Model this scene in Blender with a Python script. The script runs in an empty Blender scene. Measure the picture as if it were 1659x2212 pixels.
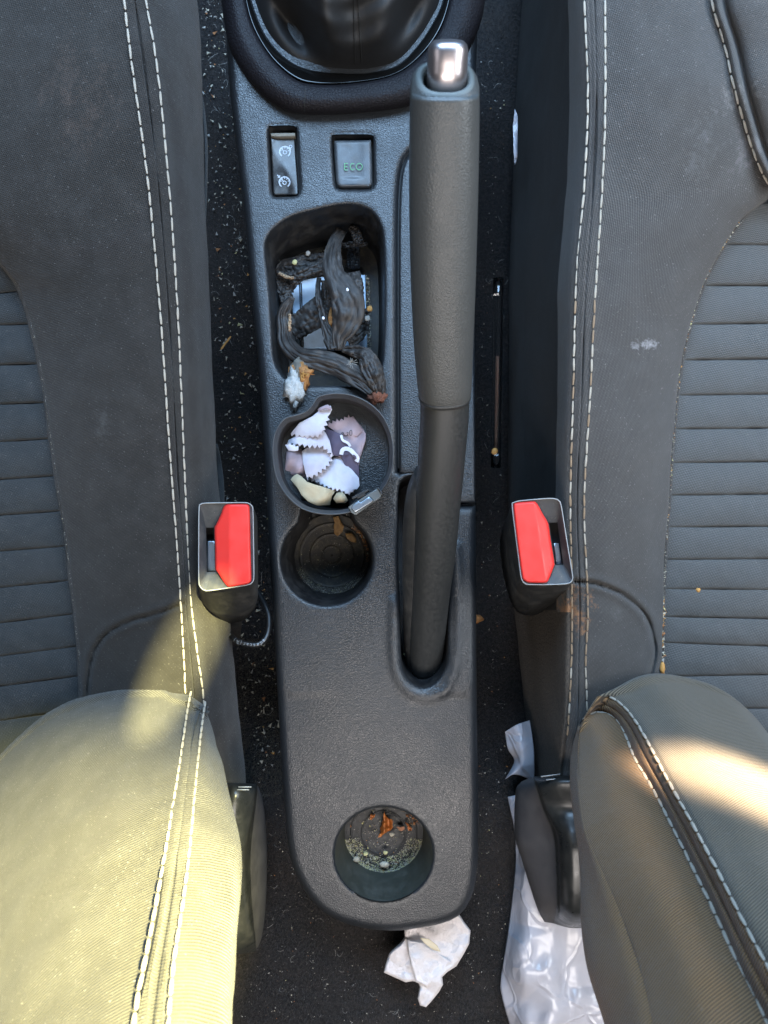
import bpy, bmesh, math, random
import numpy as np
from mathutils import Vector, Matrix, noise
from mathutils.geometry import delaunay_2d_cdt
random.seed(7)
S = bpy.context.scene
C = S.collection
H, F = 0.58, 1625.0          # camera height over the console top (m), focal length in 1659-wide units

# ------------------------------------------------------------------ camera, world, light
cam = bpy.data.cameras.new('camera'); co = bpy.data.objects.new('camera', cam); C.objects.link(co)
co.location = (0, 0, H); cam.sensor_fit = 'HORIZONTAL'; cam.sensor_width = 36
cam.lens = 36*F/1659; cam.clip_start = .01; cam.clip_end = 50
cam.dof.use_dof = True; cam.dof.focus_distance = .57; cam.dof.aperture_fstop = 17
S.camera = co
W = bpy.data.worlds.new('World'); S.world = W; W.use_nodes = True
W.node_tree.nodes['Background'].inputs[0].default_value = (.62, .74, .9, 1)
W.node_tree.nodes['Background'].inputs[1].default_value = .045
S.view_settings.view_transform = 'Standard'; S.view_settings.look = 'None'
S.view_settings.exposure = 0; S.view_settings.gamma = 1

def area(name, loc, target, sx, sy, power, col, spread=180):
    l = bpy.data.lights.new(name, 'AREA'); l.shape = 'RECTANGLE'; l.size = sx; l.size_y = sy
    l.energy = power; l.color = col; l.spread = math.radians(spread)
    o = bpy.data.objects.new(name, l); C.objects.link(o); o.location = loc
    o.rotation_euler = (Vector(target)-Vector(loc)).to_track_quat('-Z', 'Y').to_euler()
    return o
area('windscreen_light', (.05, .78, .84), (0, .15, 0), 1.0, .50, 32, (.42, .67, 1))
area('right_window_light', (.72, .12, .70), (.22, .05, 0), .8, .35, 10.5, (.88, .94, 1))
area('left_window_light', (-.95, .05, .80), (0, 0, 0), .8, .40, 1.6, (.95, .95, 1))
area('rear_light', (.08, -.68, .85), (.02, -.15, 0), .8, .40, 12.0, (1, .93, .88))

def sunspot(name, loc, target, ang, power, col, blend=.35, sx=1., sy=1., roll=0):
    l = bpy.data.lights.new(name, 'SPOT'); l.energy = power; l.color = col
    l.spot_size = math.radians(ang); l.spot_blend = blend; l.shadow_soft_size = .01
    o = bpy.data.objects.new(name, l); C.objects.link(o); o.location = loc
    q = (Vector(target)-Vector(loc)).to_track_quat('-Z', 'Y')
    o.rotation_euler = (q.to_matrix() @ Matrix.Rotation(math.radians(roll), 3, 'Z')).to_euler()
    o.scale = (sx, sy, 1)
    return o

# ------------------------------------------------------------------ coordinates
def P(px, py, z=0.):
    k = (H-z)/F
    return Vector(((px-829.5)*k, (1106-py)*k, z))
def conv(s, ox, oy):
    return lambda x, y: (ox+x/s, oy+y/s)
Q1 = conv(2.4, 414.8, 0); Q2 = conv(4.363, 518.4, 414.8); Q3 = conv(4.2675, 553, 812.2)
Q4 = conv(5.564, 397.5, 1036.9); Q5 = conv(5.564, 1054.2, 1036.9); Q6 = conv(2.783, 553, 1417)
Q8 = conv(6.0, 691.3, 1710.9); QS = conv(6.0, 553, 259.2); QH = conv(4.0, 812.2, 985)
QR = conv(2.5945, 1019.6, 1417); QL = conv(2.5945, 0, 1417); QR2 = conv(2.5945, 1019.6, 734.5)
QR1 = conv(2.5945, 1019.6, 0); QL1 = conv(2.8445, 0, 0); QL2 = conv(2.8445, 0, 734.5)
def M(q, pts): return [q(*p[:2])+tuple(p[2:]) for p in pts]

def cr(pts, n, closed=False):
    """Catmull-Rom through pts, resampled to n points by arc length"""
    p = np.array(pts, float)
    if closed: p = np.vstack([p[-1], p, p[0], p[1]])
    else: p = np.vstack([2*p[0]-p[1], p, 2*p[-1]-p[-2]])
    out = []
    for i in range(1, len(p)-2):
        a, b, c, d = p[i-1:i+3]
        for t in np.linspace(0, 1, 24, endpoint=False):
            out.append(.5*((2*b)+(c-a)*t+(2*a-5*b+4*c-d)*t*t+(3*b-a-3*c+d)*t**3))
    out.append(p[-2]); out = np.array(out)
    s = np.r_[0, np.cumsum(np.linalg.norm(np.diff(out[:, :2], axis=0), axis=1)+1e-9)]
    m = n+1 if closed else n
    t = np.linspace(0, s[-1], m)
    r = np.stack([np.interp(t, s, out[:, k]) for k in range(p.shape[1])], 1)
    return r[:-1] if closed else r

# ------------------------------------------------------------------ objects
def link(name, me, mat=None, parent=None, smooth=True):
    if mat: 
        for m_ in (mat if isinstance(mat, (list, tuple)) else [mat]): me.materials.append(m_)
    if smooth: me.polygons.foreach_set('use_smooth', [True]*len(me.polygons))
    me.update()
    o = bpy.data.objects.new(name, me); C.objects.link(o)
    if parent: o.parent = parent
    return o
def mesh(name, v, f, mat=None, parent=None, smooth=True, uv=None):
    me = bpy.data.meshes.new(name); me.from_pydata([tuple(x) for x in v], [], f); me.validate()
    if uv is not None:
        l = me.uv_layers.new(name='UVMap'); idx = np.empty(len(me.loops), int); me.loops.foreach_get('vertex_index', idx)
        l.data.foreach_set('uv', np.array(uv, float)[idx].ravel())
    return link(name, me, mat, parent, smooth)
def tag(o, label=None, cat=None, group=None, kind=None):
    if label: o['label'] = label
    if cat: o['category'] = cat
    if group: o['group'] = group
    if kind: o['kind'] = kind
    return o
def thing(name, label, cat, loc=(0, 0, 0), group=None):
    o = bpy.data.objects.new(name, None); C.objects.link(o); o.empty_display_size = .02
    return tag(o, label, cat, group)

def grid(name, V, mat, parent=None, closed_u=False, closed_v=False, flip=False, wob=None, thick=0):
    """V: nv x nu x 3 world points"""
    V = np.array(V, float); nv, nu = V.shape[:2]
    if wob:
        amp, fr = wob
        du = np.gradient(V, axis=1); dv = np.gradient(V, axis=0); N = np.cross(du, dv)
        N /= np.linalg.norm(N, axis=2, keepdims=True)+1e-12
        for i in range(nv):
            for j in range(nu):
                V[i, j] += N[i, j]*amp*noise.fractal(Vector(V[i, j])*fr, 1., 2., 3)
    du = np.r_[0, np.cumsum(np.linalg.norm(np.diff(V, axis=1), axis=2).mean(0))]
    dv = np.r_[0, np.cumsum(np.linalg.norm(np.diff(V, axis=0), axis=2).mean(1))]
    uv = [(du[j], dv[i]) for i in range(nv) for j in range(nu)]
    f = []
    for i in range(nv if closed_v else nv-1):
        for j in range(nu if closed_u else nu-1):
            a, b = i*nu+j, i*nu+(j+1) % nu; c, d = ((i+1) % nv)*nu+(j+1) % nu, ((i+1) % nv)*nu+j
            f.append((a, d, c, b) if not flip else (a, b, c, d))
    o = mesh(name, V.reshape(-1, 3), f, mat, parent, uv=uv)
    if thick:
        m = o.modifiers.new('s', 'SOLIDIFY'); m.thickness = thick; m.offset = -1
    return o
def loft(name, curves, nv, sub, mat, parent=None, wob=None, thick=0, zoff=None):
    R = np.stack([cr(c, nv) for c in curves], 1)       # nv x k x 3 (px,py,z)
    k = R.shape[1]
    ext = np.concatenate([2*R[:, :1]-R[:, 1:2], R, 2*R[:, -1:]-R[:, -2:-1]], 1)
    cols = []
    for i in range(1, k):
        a, b, c, d = ext[:, i-1], ext[:, i], ext[:, i+1], ext[:, i+2]
        for t in np.linspace(0, 1, sub, endpoint=False):
            # shape preserving blend of linear and cubic
            cu = .5*((2*b)+(c-a)*t+(2*a-5*b+4*c-d)*t*t+(3*b-a-3*c+d)*t**3)
            cols.append(cu)
    cols.append(R[:, -1]); G = np.stack(cols, 1)
    if zoff is not None:
        for i in range(G.shape[0]):
            for j in range(G.shape[1]):
                G[i, j, 2] += zoff(G[i, j, 0], G[i, j, 1])
    kk = (H-G[..., 2])/F
    V = np.stack([(G[..., 0]-829.5)*kk, (1106-G[..., 1])*kk, G[..., 2]], -1)
    return grid(name, V, mat, parent, wob=wob, thick=thick)

def inside(pt, poly):
    x, y = pt; r = False; n = len(poly); j = n-1
    for i in range(n):
        xi, yi = poly[i][:2]; xj, yj = poly[j][:2]
        if (yi > y) != (yj > y) and x < (xj-xi)*(y-yi)/(yj-yi+1e-12)+xi: r = not r
        j = i
    return r
def segdist(Pn, poly, closed=True):
    """distance of points Pn (n,2) to polyline"""
    A = np.array(poly, float)[:, :2]; B = np.roll(A, -1, 0) if closed else A[1:]
    if not closed: A = A[:-1]
    Pn = np.asarray(Pn, float); best = np.full(len(Pn), 1e9)
    for a, b in zip(A, B):
        ab = b-a; L = (ab**2).sum()+1e-12
        t = np.clip(((Pn-a)@ab)/L, 0, 1)
        best = np.minimum(best, np.linalg.norm(Pn-(a+t[:, None]*ab), axis=1))
    return best
def inset(poly, d):
    """move closed polygon inwards by d (px)"""
    p = np.array(poly, float)[:, :2]; n = len(p)
    ar = .5*np.sum(p[:, 0]*np.roll(p[:, 1], -1)-np.roll(p[:, 0], -1)*p[:, 1]); s = 1 if ar > 0 else -1
    t = np.roll(p, -1, 0)-np.roll(p, 1, 0); t /= np.linalg.norm(t, axis=1)[:, None]+1e-9
    nrm = np.stack([-t[:, 1], t[:, 0]], 1)*s
    return [tuple(q) for q in p+nrm*d]
def sheet(name, outline, holes, zf, step, mat, parent=None, fil=(8, .004), hfil=(4, .002), skirt=None, thick=0, smooth=True, jit=0, rings=(0, .3, .65, 1.)):
    """surface over a polygon (px) with holes; zf(px,py)->z; edges rounded over fil=(width px, drop m)"""
    loops = []
    def addloop(p): loops.append([tuple(q[:2]) for q in p])
    addloop(outline)
    if fil[0]:
        for r in rings[1:]: addloop(inset(outline, fil[0]*r))
    for h in holes:
        addloop(h)
        if hfil[0]:
            for r in (.35, 1.): addloop(inset(h, -hfil[0]*r))
    pts, edges = [], []
    for L in loops:
        b = len(pts); pts += L; edges += [(b+i, b+(i+1) % len(L)) for i in range(len(L))]
    xs = [p[0] for p in outline]; ys = [p[1] for p in outline]
    g = []; row = 0
    y = min(ys)
    while y < max(ys):
        x = min(xs)+(step/2 if row % 2 else 0)
        while x < max(xs):
            g.append((x+random.uniform(-jit, jit)*step, y+random.uniform(-jit, jit)*step)); x += step
        y += step*.87; row += 1
    if g:
        ga = np.array(g); keep = np.ones(len(ga), bool)
        for L in loops: keep &= segdist(ga, L) > step*.35
        pts += [tuple(q) for q, k_ in zip(ga, keep) if k_ and inside(q, outline) and not any(inside(q, h) for h in holes)]
    r = delaunay_2d_cdt([Vector(p) for p in pts], edges, [], 0, 1e-5)
    vs = [tuple(v) for v in r[0]]; fs = []
    for f in r[2]:
        c = (sum(vs[i][0] for i in f)/3, sum(vs[i][1] for i in f)/3)
        if inside(c, outline) and not any(inside(c, h) for h in holes): fs.append(tuple(f))
    va = np.array(vs); z = np.array([zf(x, y) for x, y in vs])
    def rnd(d, w, dr):
        t = np.clip(d/w, 0, 1); return -dr*(1-np.sqrt(np.clip(1-(1-t)**2, 0, 1)))
    if fil[0]: z += rnd(segdist(va, outline), *fil)
    for h in holes:
        if hfil[0]: z += rnd(segdist(va, h), *hfil)
    V = [P(x, y, zz) for (x, y), zz in zip(vs, z)]
    # orient up
    F2 = []
    for f in fs:
        a, b, c = (V[i] for i in f)
        F2.append(f if (b-a).cross(c-a).z > 0 else f[::-1])
    uv = [(v.x, v.y) for v in V]
    if skirt:
        n0 = len(outline); dz, dpx = skirt
        zi = [zf(*p[:2])-(fil[1] if fil[0] else 0) for p in outline]
        ar = sum(outline[i][0]*outline[(i+1) % n0][1]-outline[(i+1) % n0][0]*outline[i][1] for i in range(n0))
        ring = [P(outline[i][0], outline[i][1], zi[i]) for i in range(n0)]
        b = len(V)
        for k_, (a1, b1) in enumerate(((0, 0), (.5, .5), (1, 1))):
            for i in range(n0):
                q = ring[i].copy(); cx = P(*inset(outline, 10)[i] if 0 else outline[i][:2], zi[i]); q.z = zi[i]-dz*a1
                V.append(q); uv.append((q.x+q.z, q.y+q.z))
        for k_ in range(2):
            for i in range(n0):
                j = (i+1) % n0
                q = (b+k_*n0+i, b+k_*n0+j, b+(k_+1)*n0+j, b+(k_+1)*n0+i)
                F2.append(q if ar > 0 else q[::-1])
    o = mesh(name, V, F2, mat, parent, smooth=smooth, uv=uv)
    if thick:
        m = o.modifiers.new('s', 'SOLIDIFY'); m.thickness = thick; m.offset = -1
    return o
def wall(name, loops, mat, parent=None, cap=False, flip=False, smooth=True):
    """stack of closed world-space loops with equal point counts"""
    n = len(loops[0]); V = [p for L in loops for p in L]; f = []
    for k in range(len(loops)-1):
        for i in range(n):
            j = (i+1) % n; q = (k*n+i, k*n+j, (k+1)*n+j, (k+1)*n+i); f.append(q[::-1] if flip else q)
    if cap: f.append(tuple(range((len(loops)-1)*n, len(loops)*n)))
    uv = [(p[0]+p[2]*.7, p[1]+p[2]*.7) for p in V]
    return mesh(name, V, f, mat, parent, smooth=smooth, uv=uv)
def tube(name, pts, rad, mat, parent=None, seg=10, cap=True, flat=1., power=2., up=None):
    """pts world 3D; rad scalar or list; superellipse section"""
    pts = [Vector(p) for p in pts]; n = len(pts)
    rad = [rad]*n if isinstance(rad, (int, float)) else rad
    V, f = [], []
    X = None
    for i, p in enumerate(pts):
        t = (pts[min(i+1, n-1)]-pts[max(i-1, 0)]).normalized()
        if up is not None: x = Vector(up).cross(t).normalized()
        elif X is None:
            x = t.cross(Vector((0, 0, 1)) if abs(t.z) < .9 else Vector((1, 0, 0))).normalized()
        else: x = (X-t*X.dot(t)).normalized()
        X = x; y = t.cross(x)
        r = rad[i]; rx, ry = (r if isinstance(r, tuple) else (r, r*flat))
        for k in range(seg):
            a = 2*math.pi*k/seg; ca, sa = math.cos(a), math.sin(a)
            V.append(p+x*(math.copysign(abs(ca)**(2/power), ca)*rx)+y*(math.copysign(abs(sa)**(2/power), sa)*ry))
    for i in range(n-1):
        for k in range(seg):
            f.append((i*seg+k, i*seg+(k+1) % seg, (i+1)*seg+(k+1) % seg, (i+1)*seg+k))
    if cap: f.append(tuple(range(seg))[::-1]); f.append(tuple((n-1)*seg+k for k in range(seg)))
    uv = []
    for i in range(n):
        for k in range(seg): uv.append((k/seg*.1, (pts[i]-pts[0]).length))
    return mesh(name, V, f, mat, parent, uv=uv)
def pix3(curve, n):
    return [P(*q) for q in cr(curve, n)]

# ------------------------------------------------------------------ materials
def mat(name, col=(.5, .5, .5), rough=.5, metal=0, **kw):
    m = bpy.data.materials.new(name); m.use_nodes = True; b = m.node_tree.nodes['Principled BSDF']
    b.inputs['Base Color'].default_value = (*col, 1); b.inputs['Roughness'].default_value = rough
    b.inputs['Metallic'].default_value = metal
    for k, v in kw.items(): b.inputs[k.replace('_', ' ')].default_value = v
    return m
class N:
    def __init__(s, m): s.t = m.node_tree; s.b = s.t.nodes['Principled BSDF']
    def n(s, typ, **kw):
        x = s.t.nodes.new(typ)
        for k, v in kw.items():
            if k.startswith('i_'): x.inputs[k[2:].replace('_', ' ')].default_value = v
            else: setattr(x, k, v)
        return x
    def l(s, a, b): s.t.links.new(a, b)
    def math(s, op, a, b=None, c=None):
        x = s.n('ShaderNodeMath', operation=op)
        for i, v in enumerate((a, b, c)):
            if v is None: continue
            if isinstance(v, (int, float)): x.inputs[i].default_value = v
            else: s.l(v, x.inputs[i])
        return x.outputs[0]
    def obj(s): return s.n('ShaderNodeTexCoord').outputs['Object']
    def noise(s, scale, detail=4, rough=.55, vec=None, dist=0):
        x = s.n('ShaderNodeTexNoise', i_Scale=scale, i_Detail=detail, i_Roughness=rough, i_Distortion=dist); s.l(vec or s.obj(), x.inputs['Vector']); return x.outputs['Fac']
    def ramp(s, fac, stops, interp='LINEAR'):
        r = s.n('ShaderNodeValToRGB'); r.color_ramp.interpolation = interp; e = r.color_ramp.elements
        while len(e) < len(stops): e.new(.5)
        for el, (p, c) in zip(e, stops): el.position = p; el.color = (*c, 1) if len(c) == 3 else c
        s.l(fac, r.inputs[0]); return r.outputs[0]
    def mix(s, fac, a, b, typ='MIX'):
        x = s.n('ShaderNodeMix', data_type='RGBA', blend_type=typ)
        for sock, v in ((x.inputs[0], fac), (x.inputs[6], a), (x.inputs[7], b)):
            if isinstance(v, (int, float)): sock.default_value = v
            elif isinstance(v, tuple): sock.default_value = (*v, 1)
            else: s.l(v, sock)
        return x.outputs[2]
    def bump(s, h, strength, dist, prev=None):
        x = s.n('ShaderNodeBump', i_Strength=strength, i_Distance=dist); s.l(h, x.inputs['Height'])
        if prev: s.l(prev, x.inputs['Normal'])
        s.l(x.outputs[0], s.b.inputs['Normal']); return x.outputs[0]
g3 = lambda v: (v, v, v)

def fabric(name, col, p=.0016, dust=.5, sheen=.10, stain=None, ribs=False, bs=.7):
    m = mat(name, col, .9, Sheen_Weight=sheen, Sheen_Roughness=.5); s = N(m)
    m.node_tree.nodes['Principled BSDF'].inputs['Specular IOR Level'].default_value = .25
    uv = s.n('ShaderNodeUVMap').outputs[0]; sp = s.n('ShaderNodeSeparateXYZ')
    wn = s.n('ShaderNodeTexNoise', i_Scale=14., i_Detail=1.); s.l(uv, wn.inputs['Vector'])
    s.l(uv, sp.inputs[0]); u, v = sp.outputs[0], sp.outputs[1]
    dv = s.math('MULTIPLY', wn.outputs[0], .0012)
    u = s.math('ADD', u, dv); v = s.math('ADD', v, dv)
    k = 2*math.pi/p
    a = s.math('SINE', s.math('MULTIPLY', s.math('ADD', u, s.math('MULTIPLY', v, .6)), k))
    if ribs:
        os_ = s.n('ShaderNodeSeparateXYZ'); s.l(s.obj(), os_.inputs[0])
        q_ = s.math('ADD', s.math('ADD', s.math('MULTIPLY', os_.outputs[0], .75), os_.outputs[2]), s.math('MULTIPLY', os_.outputs[1], -.5))
        q_ = s.math('ADD', q_, s.math('MULTIPLY', s.noise(9, 2), .012))
        h = s.math('SINE', s.math('MULTIPLY', q_, k))
    else:
        b = s.math('SINE', s.math('MULTIPLY', s.math('SUBTRACT', v, s.math('MULTIPLY', u, .6)), k*.9))
        h = s.math('MULTIPLY', a, b)
    h = s.math('MULTIPLY_ADD', h, .5, .5)
    big = s.noise(9, 5, .6); mid = s.noise(60, 5, .65); fine = s.noise(900, 2)
    c1 = s.ramp(h, [(0, tuple(x*.30 for x in col)), (1, tuple(x*1.75 for x in col))])
    lint = s.ramp(mid, [(.42, g3(0)), (.8, g3(1))])
    c2 = s.mix(s.math('MULTIPLY', lint, dust*.28), c1, (.10, .097, .095))
    c3 = s.mix(s.math('MULTIPLY', s.ramp(big, [(.4, g3(0)), (.7, g3(1))]), dust*.16), c2, (.09, .08, .07))
    sp2 = s.ramp(fine, [(.66, g3(0)), (.74, g3(1))])
    c4 = s.mix(s.math('MULTIPLY', sp2, dust*.8), c3, (.22, .21, .20))
    if stain:
        for (x, y, z, rx, ry, sc, amt) in stain:
            mp = s.n('ShaderNodeMapping', vector_type='POINT'); q = P(x, y, z)
            mp.inputs['Scale'].default_value = (1/rx, 1/ry, 1/.08)
            mp.inputs['Location'].default_value = (-q.x/rx, -q.y/ry, -q.z/.08)
            s.l(s.obj(), mp.inputs['Vector'])
            d = s.n('ShaderNodeVectorMath', operation='LENGTH'); s.l(mp.outputs[0], d.inputs[0])
            nn = s.noise(90, 4, .7)
            nn2 = s.noise(420, 3, .7); f_ = s.math('SUBTRACT', s.math('ADD', s.math('MULTIPLY_ADD', nn, 2.4, -.75), s.math('MULTIPLY_ADD', nn2, 1.2, -.6)), s.math('MULTIPLY', d.outputs['Value'], .8))
            f_ = s.ramp(f_, [(0, g3(0)), (.55, g3(1))])
            c4 = s.mix(s.math('MULTIPLY', f_, amt), c4, sc)
    s.l(c4, s.b.inputs['Base Color'])
    n1 = s.bump(h, bs, .0005); s.bump(mid, .25, .003, n1)
    return m
def grain(name, col, rough=.42, sc=520, bs=.8, dust=.35, spec=.5, bd=.0006, crack=.2):
    m = mat(name, col, rough); s = N(m); s.b.inputs['Specular IOR Level'].default_value = spec
    o = s.obj()
    wr = s.n('ShaderNodeTexNoise', i_Scale=sc*.6, i_Detail=2.); s.l(o, wr.inputs['Vector'])
    add = s.n('ShaderNodeVectorMath', operation='MULTIPLY_ADD'); s.l(wr.outputs['Color'], add.inputs[0]); add.inputs[1].default_value = (.0022,)*3; s.l(o, add.inputs[2])
    v = s.n('ShaderNodeTexVoronoi', feature='DISTANCE_TO_EDGE', i_Scale=float(sc)); s.l(add.outputs[0], v.inputs['Vector'])
    h = s.ramp(v.outputs['Distance'], [(0, g3(0)), (.25, g3(.8)), (.7, g3(1))])
    big = s.noise(14, 6, .65); fine = s.noise(1300, 2, .5); mid = s.noise(120, 5, .7)
    base = s.mix(s.math('MULTIPLY', s.ramp(mid, [(.45, g3(0)), (.75, g3(1))]), dust), col, tuple(min(1, c*2.2+.02) for c in col))
    base = s.mix(s.math('MULTIPLY', s.math('SUBTRACT', 1., h), crack), base, tuple(c*.25 for c in col))
    sp = s.ramp(fine, [(.74, g3(0)), (.78, g3(1))])
    base = s.mix(s.math('MULTIPLY', sp, dust), base, (.35, .34, .32))
    s.l(base, s.b.inputs['Base Color'])
    s.l(s.ramp(big, [(.3, g3(max(0, rough-.08))), (.7, g3(rough+.12))]), s.b.inputs['Roughness'])
    n1 = s.bump(h, bs, bd); s.bump(mid, .12, .002, n1)
    return m
def dusty(name, col, rough, dust=.3, spec=.5, sc=80, dcol=(.22, .2, .17), bump=.08):
    m = mat(name, col, rough); s = N(m); s.b.inputs['Specular IOR Level'].default_value = spec
    a = s.noise(sc, 6, .7); b = s.noise(1100, 2, .5)
    c = s.mix(s.math('MULTIPLY', s.ramp(a, [(.45, g3(0)), (.72, g3(1))]), dust), col, dcol)
    c = s.mix(s.math('MULTIPLY', s.ramp(b, [(.70, g3(0)), (.74, g3(1))]), dust), c, tuple(min(1, x*2) for x in dcol))
    s.l(c, s.b.inputs['Base Color'])
    s.l(s.ramp(a, [(.35, g3(rough)), (.75, g3(min(1, rough+.3)))]), s.b.inputs['Roughness'])
    s.bump(a, bump, .001)
    return m
def soft(name, col, col2, sc=60, rough=.85, bump=.4, bd=.002, **kw):
    m = mat(name, col, rough, **kw); s = N(m); a = s.noise(sc, 6, .65, dist=.4)
    s.l(s.ramp(a, [(.3, col2), (.65, col)]), s.b.inputs['Base Color']); s.bump(a, bump, bd); return m

m_con = grain('console_grain_plastic', (.0125, .0145, .0172), .40, 600, .38, .06, spec=.62, bd=.0004, crack=.25)
m_ring = grain('gear_surround_leatherette', (.007, .006, .008), .6, 430, .5, .08, spec=.22, bd=.0005)
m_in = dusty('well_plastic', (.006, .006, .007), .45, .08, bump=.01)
m_wellf = dusty('well_floor_plastic', (.016, .015, .014), .55, .7, sc=150, dcol=(.10, .085, .06))
m_black = mat('shadow_gap_plastic', (.006, .006, .006), .7)
m_gloss = mat('gloss_black_bezel', (.004, .004, .004), .06)
m_leather = soft('gaiter_leather', (.009, .009, .010), (.006, .006, .006), 300, .62, .2, .0006)
m_btn = dusty('button_plastic', (.035, .04, .046), .32, .15)
m_btn2 = dusty('switch_plastic', (.020, .020, .021), .22, .2)
m_icon = mat('white_print', (.28, .32, .37), .5); m_green = mat('green_print', (.05, .19, .07), .5)
m_grip = grain('handbrake_grip', (.044, .045, .043), .46, 560, .22, .02, bd=.0004, crack=.05)
m_shaft = dusty('handbrake_shaft', (.019, .020, .020), .36, .02, sc=400, bump=.01)
m_chrome = mat('satin_metal', (.48, .43, .43), .36, 1.)
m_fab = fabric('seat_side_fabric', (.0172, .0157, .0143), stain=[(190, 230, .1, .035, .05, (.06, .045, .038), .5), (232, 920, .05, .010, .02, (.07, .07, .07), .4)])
m_fabR = fabric('seat_side_fabric_lit', (.048, .0455, .0435), dust=.8, stain=[(1400, 745, .08, .013, .005, (.34, .34, .36), .6), (1565, 240, .1, .02, .015, (.16, .15, .14), .6), (1600, 330, .1, .02, .02, (.13, .12, .12), .6),
    (1232, 1312, .03, .018, .026, (.26, .13, .06), .9), (1500, 350, .1, .02, .03, (.10, .10, .10), .5), (1330, 1330, .04, .007, .012, (.10, .10, .095), .4)])  # paler base holds the stronger light on this seat; the stains are dirt
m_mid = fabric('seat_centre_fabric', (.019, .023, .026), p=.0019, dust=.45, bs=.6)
m_midR = fabric('seat_centre_fabric_lit', (.060, .064, .066), p=.0019, dust=.45, bs=.6)  # lighter copy of the centre fabric: brighter light on the right seat painted in
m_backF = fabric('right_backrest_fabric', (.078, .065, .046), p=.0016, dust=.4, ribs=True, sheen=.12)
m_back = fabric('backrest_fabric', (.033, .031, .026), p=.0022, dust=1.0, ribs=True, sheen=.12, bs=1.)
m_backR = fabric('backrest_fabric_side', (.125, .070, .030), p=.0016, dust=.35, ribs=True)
m_felt = soft('seat_side_felt', (.075, .060, .046), (.024, .020, .017), 500, .95, .9, .002)
m_sideshade = fabric('shaded_side_fabric', (.0058, .0056, .0056), dust=.12, sheen=.03)  # same seat fabric darkened: shade on the inner side put into the colour
m_thread = soft('white_thread', (.41, .37, .31), (.24, .215, .175), 900, .7, .6, .0005)
m_threadd = soft('dirty_thread', (.26, .19, .12), (.17, .11, .07), 900, .8, .5, .0005)
m_buck = dusty('buckle_plastic', (.018, .018, .018), .45, .12)
m_brim = dusty('buckle_rim_edge', (.26, .27, .27), .35, .15)
m_bslope = dusty('buckle_throat', (.028, .030, .032), .5, .35, dcol=(.16, .15, .13))
m_red = dusty('red_plastic', (.62, .022, .016), .42, .04)
m_steel = mat('steel', (.42, .47, .53), .38, 1.)
m_rec = dusty('recliner_plastic', (.014, .015, .015), .25, .06)
m_rec2 = dusty('recliner_matte', (.040, .038, .040), .5, .06)
m_cup = dusty('ashtray_cup_plastic', (.042, .044, .048), .36, .10)
m_cupf = dusty('ashtray_cup_inside', (.020, .019, .022), .5, .03, bump=.01)
m_cloth = soft('pale_cloth', (.50, .51, .58), (.40, .37, .44), 40, .85, .2, .002, Sheen_Weight=.3)
m_mauve = soft('mauve_cloth', (.34, .27, .30), (.26, .20, .23), 40, .85, .2, .002)
m_purple = soft('dark_purple_print', (.075, .06, .10), (.06, .05, .08), 80, .8, .1, .001)
m_beige = soft('beige_cloth', (.46, .39, .26), (.38, .30, .19), 60, .9, .3, .002)
m_white = mat('white_ink', (.5, .5, .56), .7)
m_tissue = soft('tissue_paper', (.58, .54, .54), (.50, .47, .47), 170, .9, .8, .0025)
m_foot = dusty('metal_tray_plate', (.40, .52, .66), .35, .3, dcol=(.1, .12, .14))
m_orange = soft('orange_pulp', (.34, .15, .04), (.20, .08, .02), 400, .7, .8, .001)
m_mould = soft('white_mould', (.44, .43, .42), (.24, .23, .20), 500, .9, .8, .001)
m_leaf = soft('brown_leaf', (.42, .14, .025), (.22, .06, .012), 220, .5, .5, .001)
m_crA = mat('crumb_pale', (.36, .33, .26), .8); m_crB = mat('crumb_grey', (.26, .25, .23), .8)
m_crC = mat('crumb_rust', (.24, .10, .035), .8); m_crD = mat('crumb_yellow', (.42, .40, .20), .8); m_crE = mat('crumb_amber', (.40, .20, .05), .7)
m_wire = dusty('black_wire', (.012, .012, .013), .3, .05)
m_pile = mat('carpet_pile', (.030, .029, .030), .95)
m_pileb = mat('carpet_pile_brown', (.05, .042, .034), .95)
def carpet():
    m = mat('carpet', (.012, .012, .013), .95); s = N(m); s.b.inputs['Specular IOR Level'].default_value = .1
    a = s.noise(400, 4, .7); b = s.noise(12, 4, .6)
    c = s.mix(s.math('MULTIPLY', s.ramp(a, [(.4, g3(0)), (.75, g3(1))]), .6), (.014, .014, .015), (.055, .05, .048))
    c = s.mix(s.math('MULTIPLY', s.ramp(b, [(.45, g3(0)), (.7, g3(1))]), .25), c, (.06, .045, .035))
    s.l(c, s.b.inputs['Base Color']); s.bump(a, 1., .003); return m
m_carpet = carpet()
def banana():
    m = mat('dried_peel', (.04, .03, .026), .62); s = N(m); o = s.obj()
    uv = s.n('ShaderNodeUVMap').outputs[0]
    mp = s.n('ShaderNodeMapping'); mp.inputs['Scale'].default_value = (420, 90, 1); s.l(uv, mp.inputs['Vector'])
    st = s.noise(1., 5, .65, vec=mp.outputs[0], dist=.6); a = s.noise(170, 5, .65)
    c = s.ramp(st, [(.3, (.006, .005, .0045)), (.55, (.017, .0135, .012)), (.8, (.048, .038, .031))])
    c = s.mix(s.math('MULTIPLY', s.ramp(a, [(.5, g3(0)), (.75, g3(1))]), .3), c, (.08, .06, .042))
    s.l(c, s.b.inputs['Base Color']); n1 = s.bump(st, .35, .0004); s.bump(a, .3, .0008, n1); return m
m_peel = banana()
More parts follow.
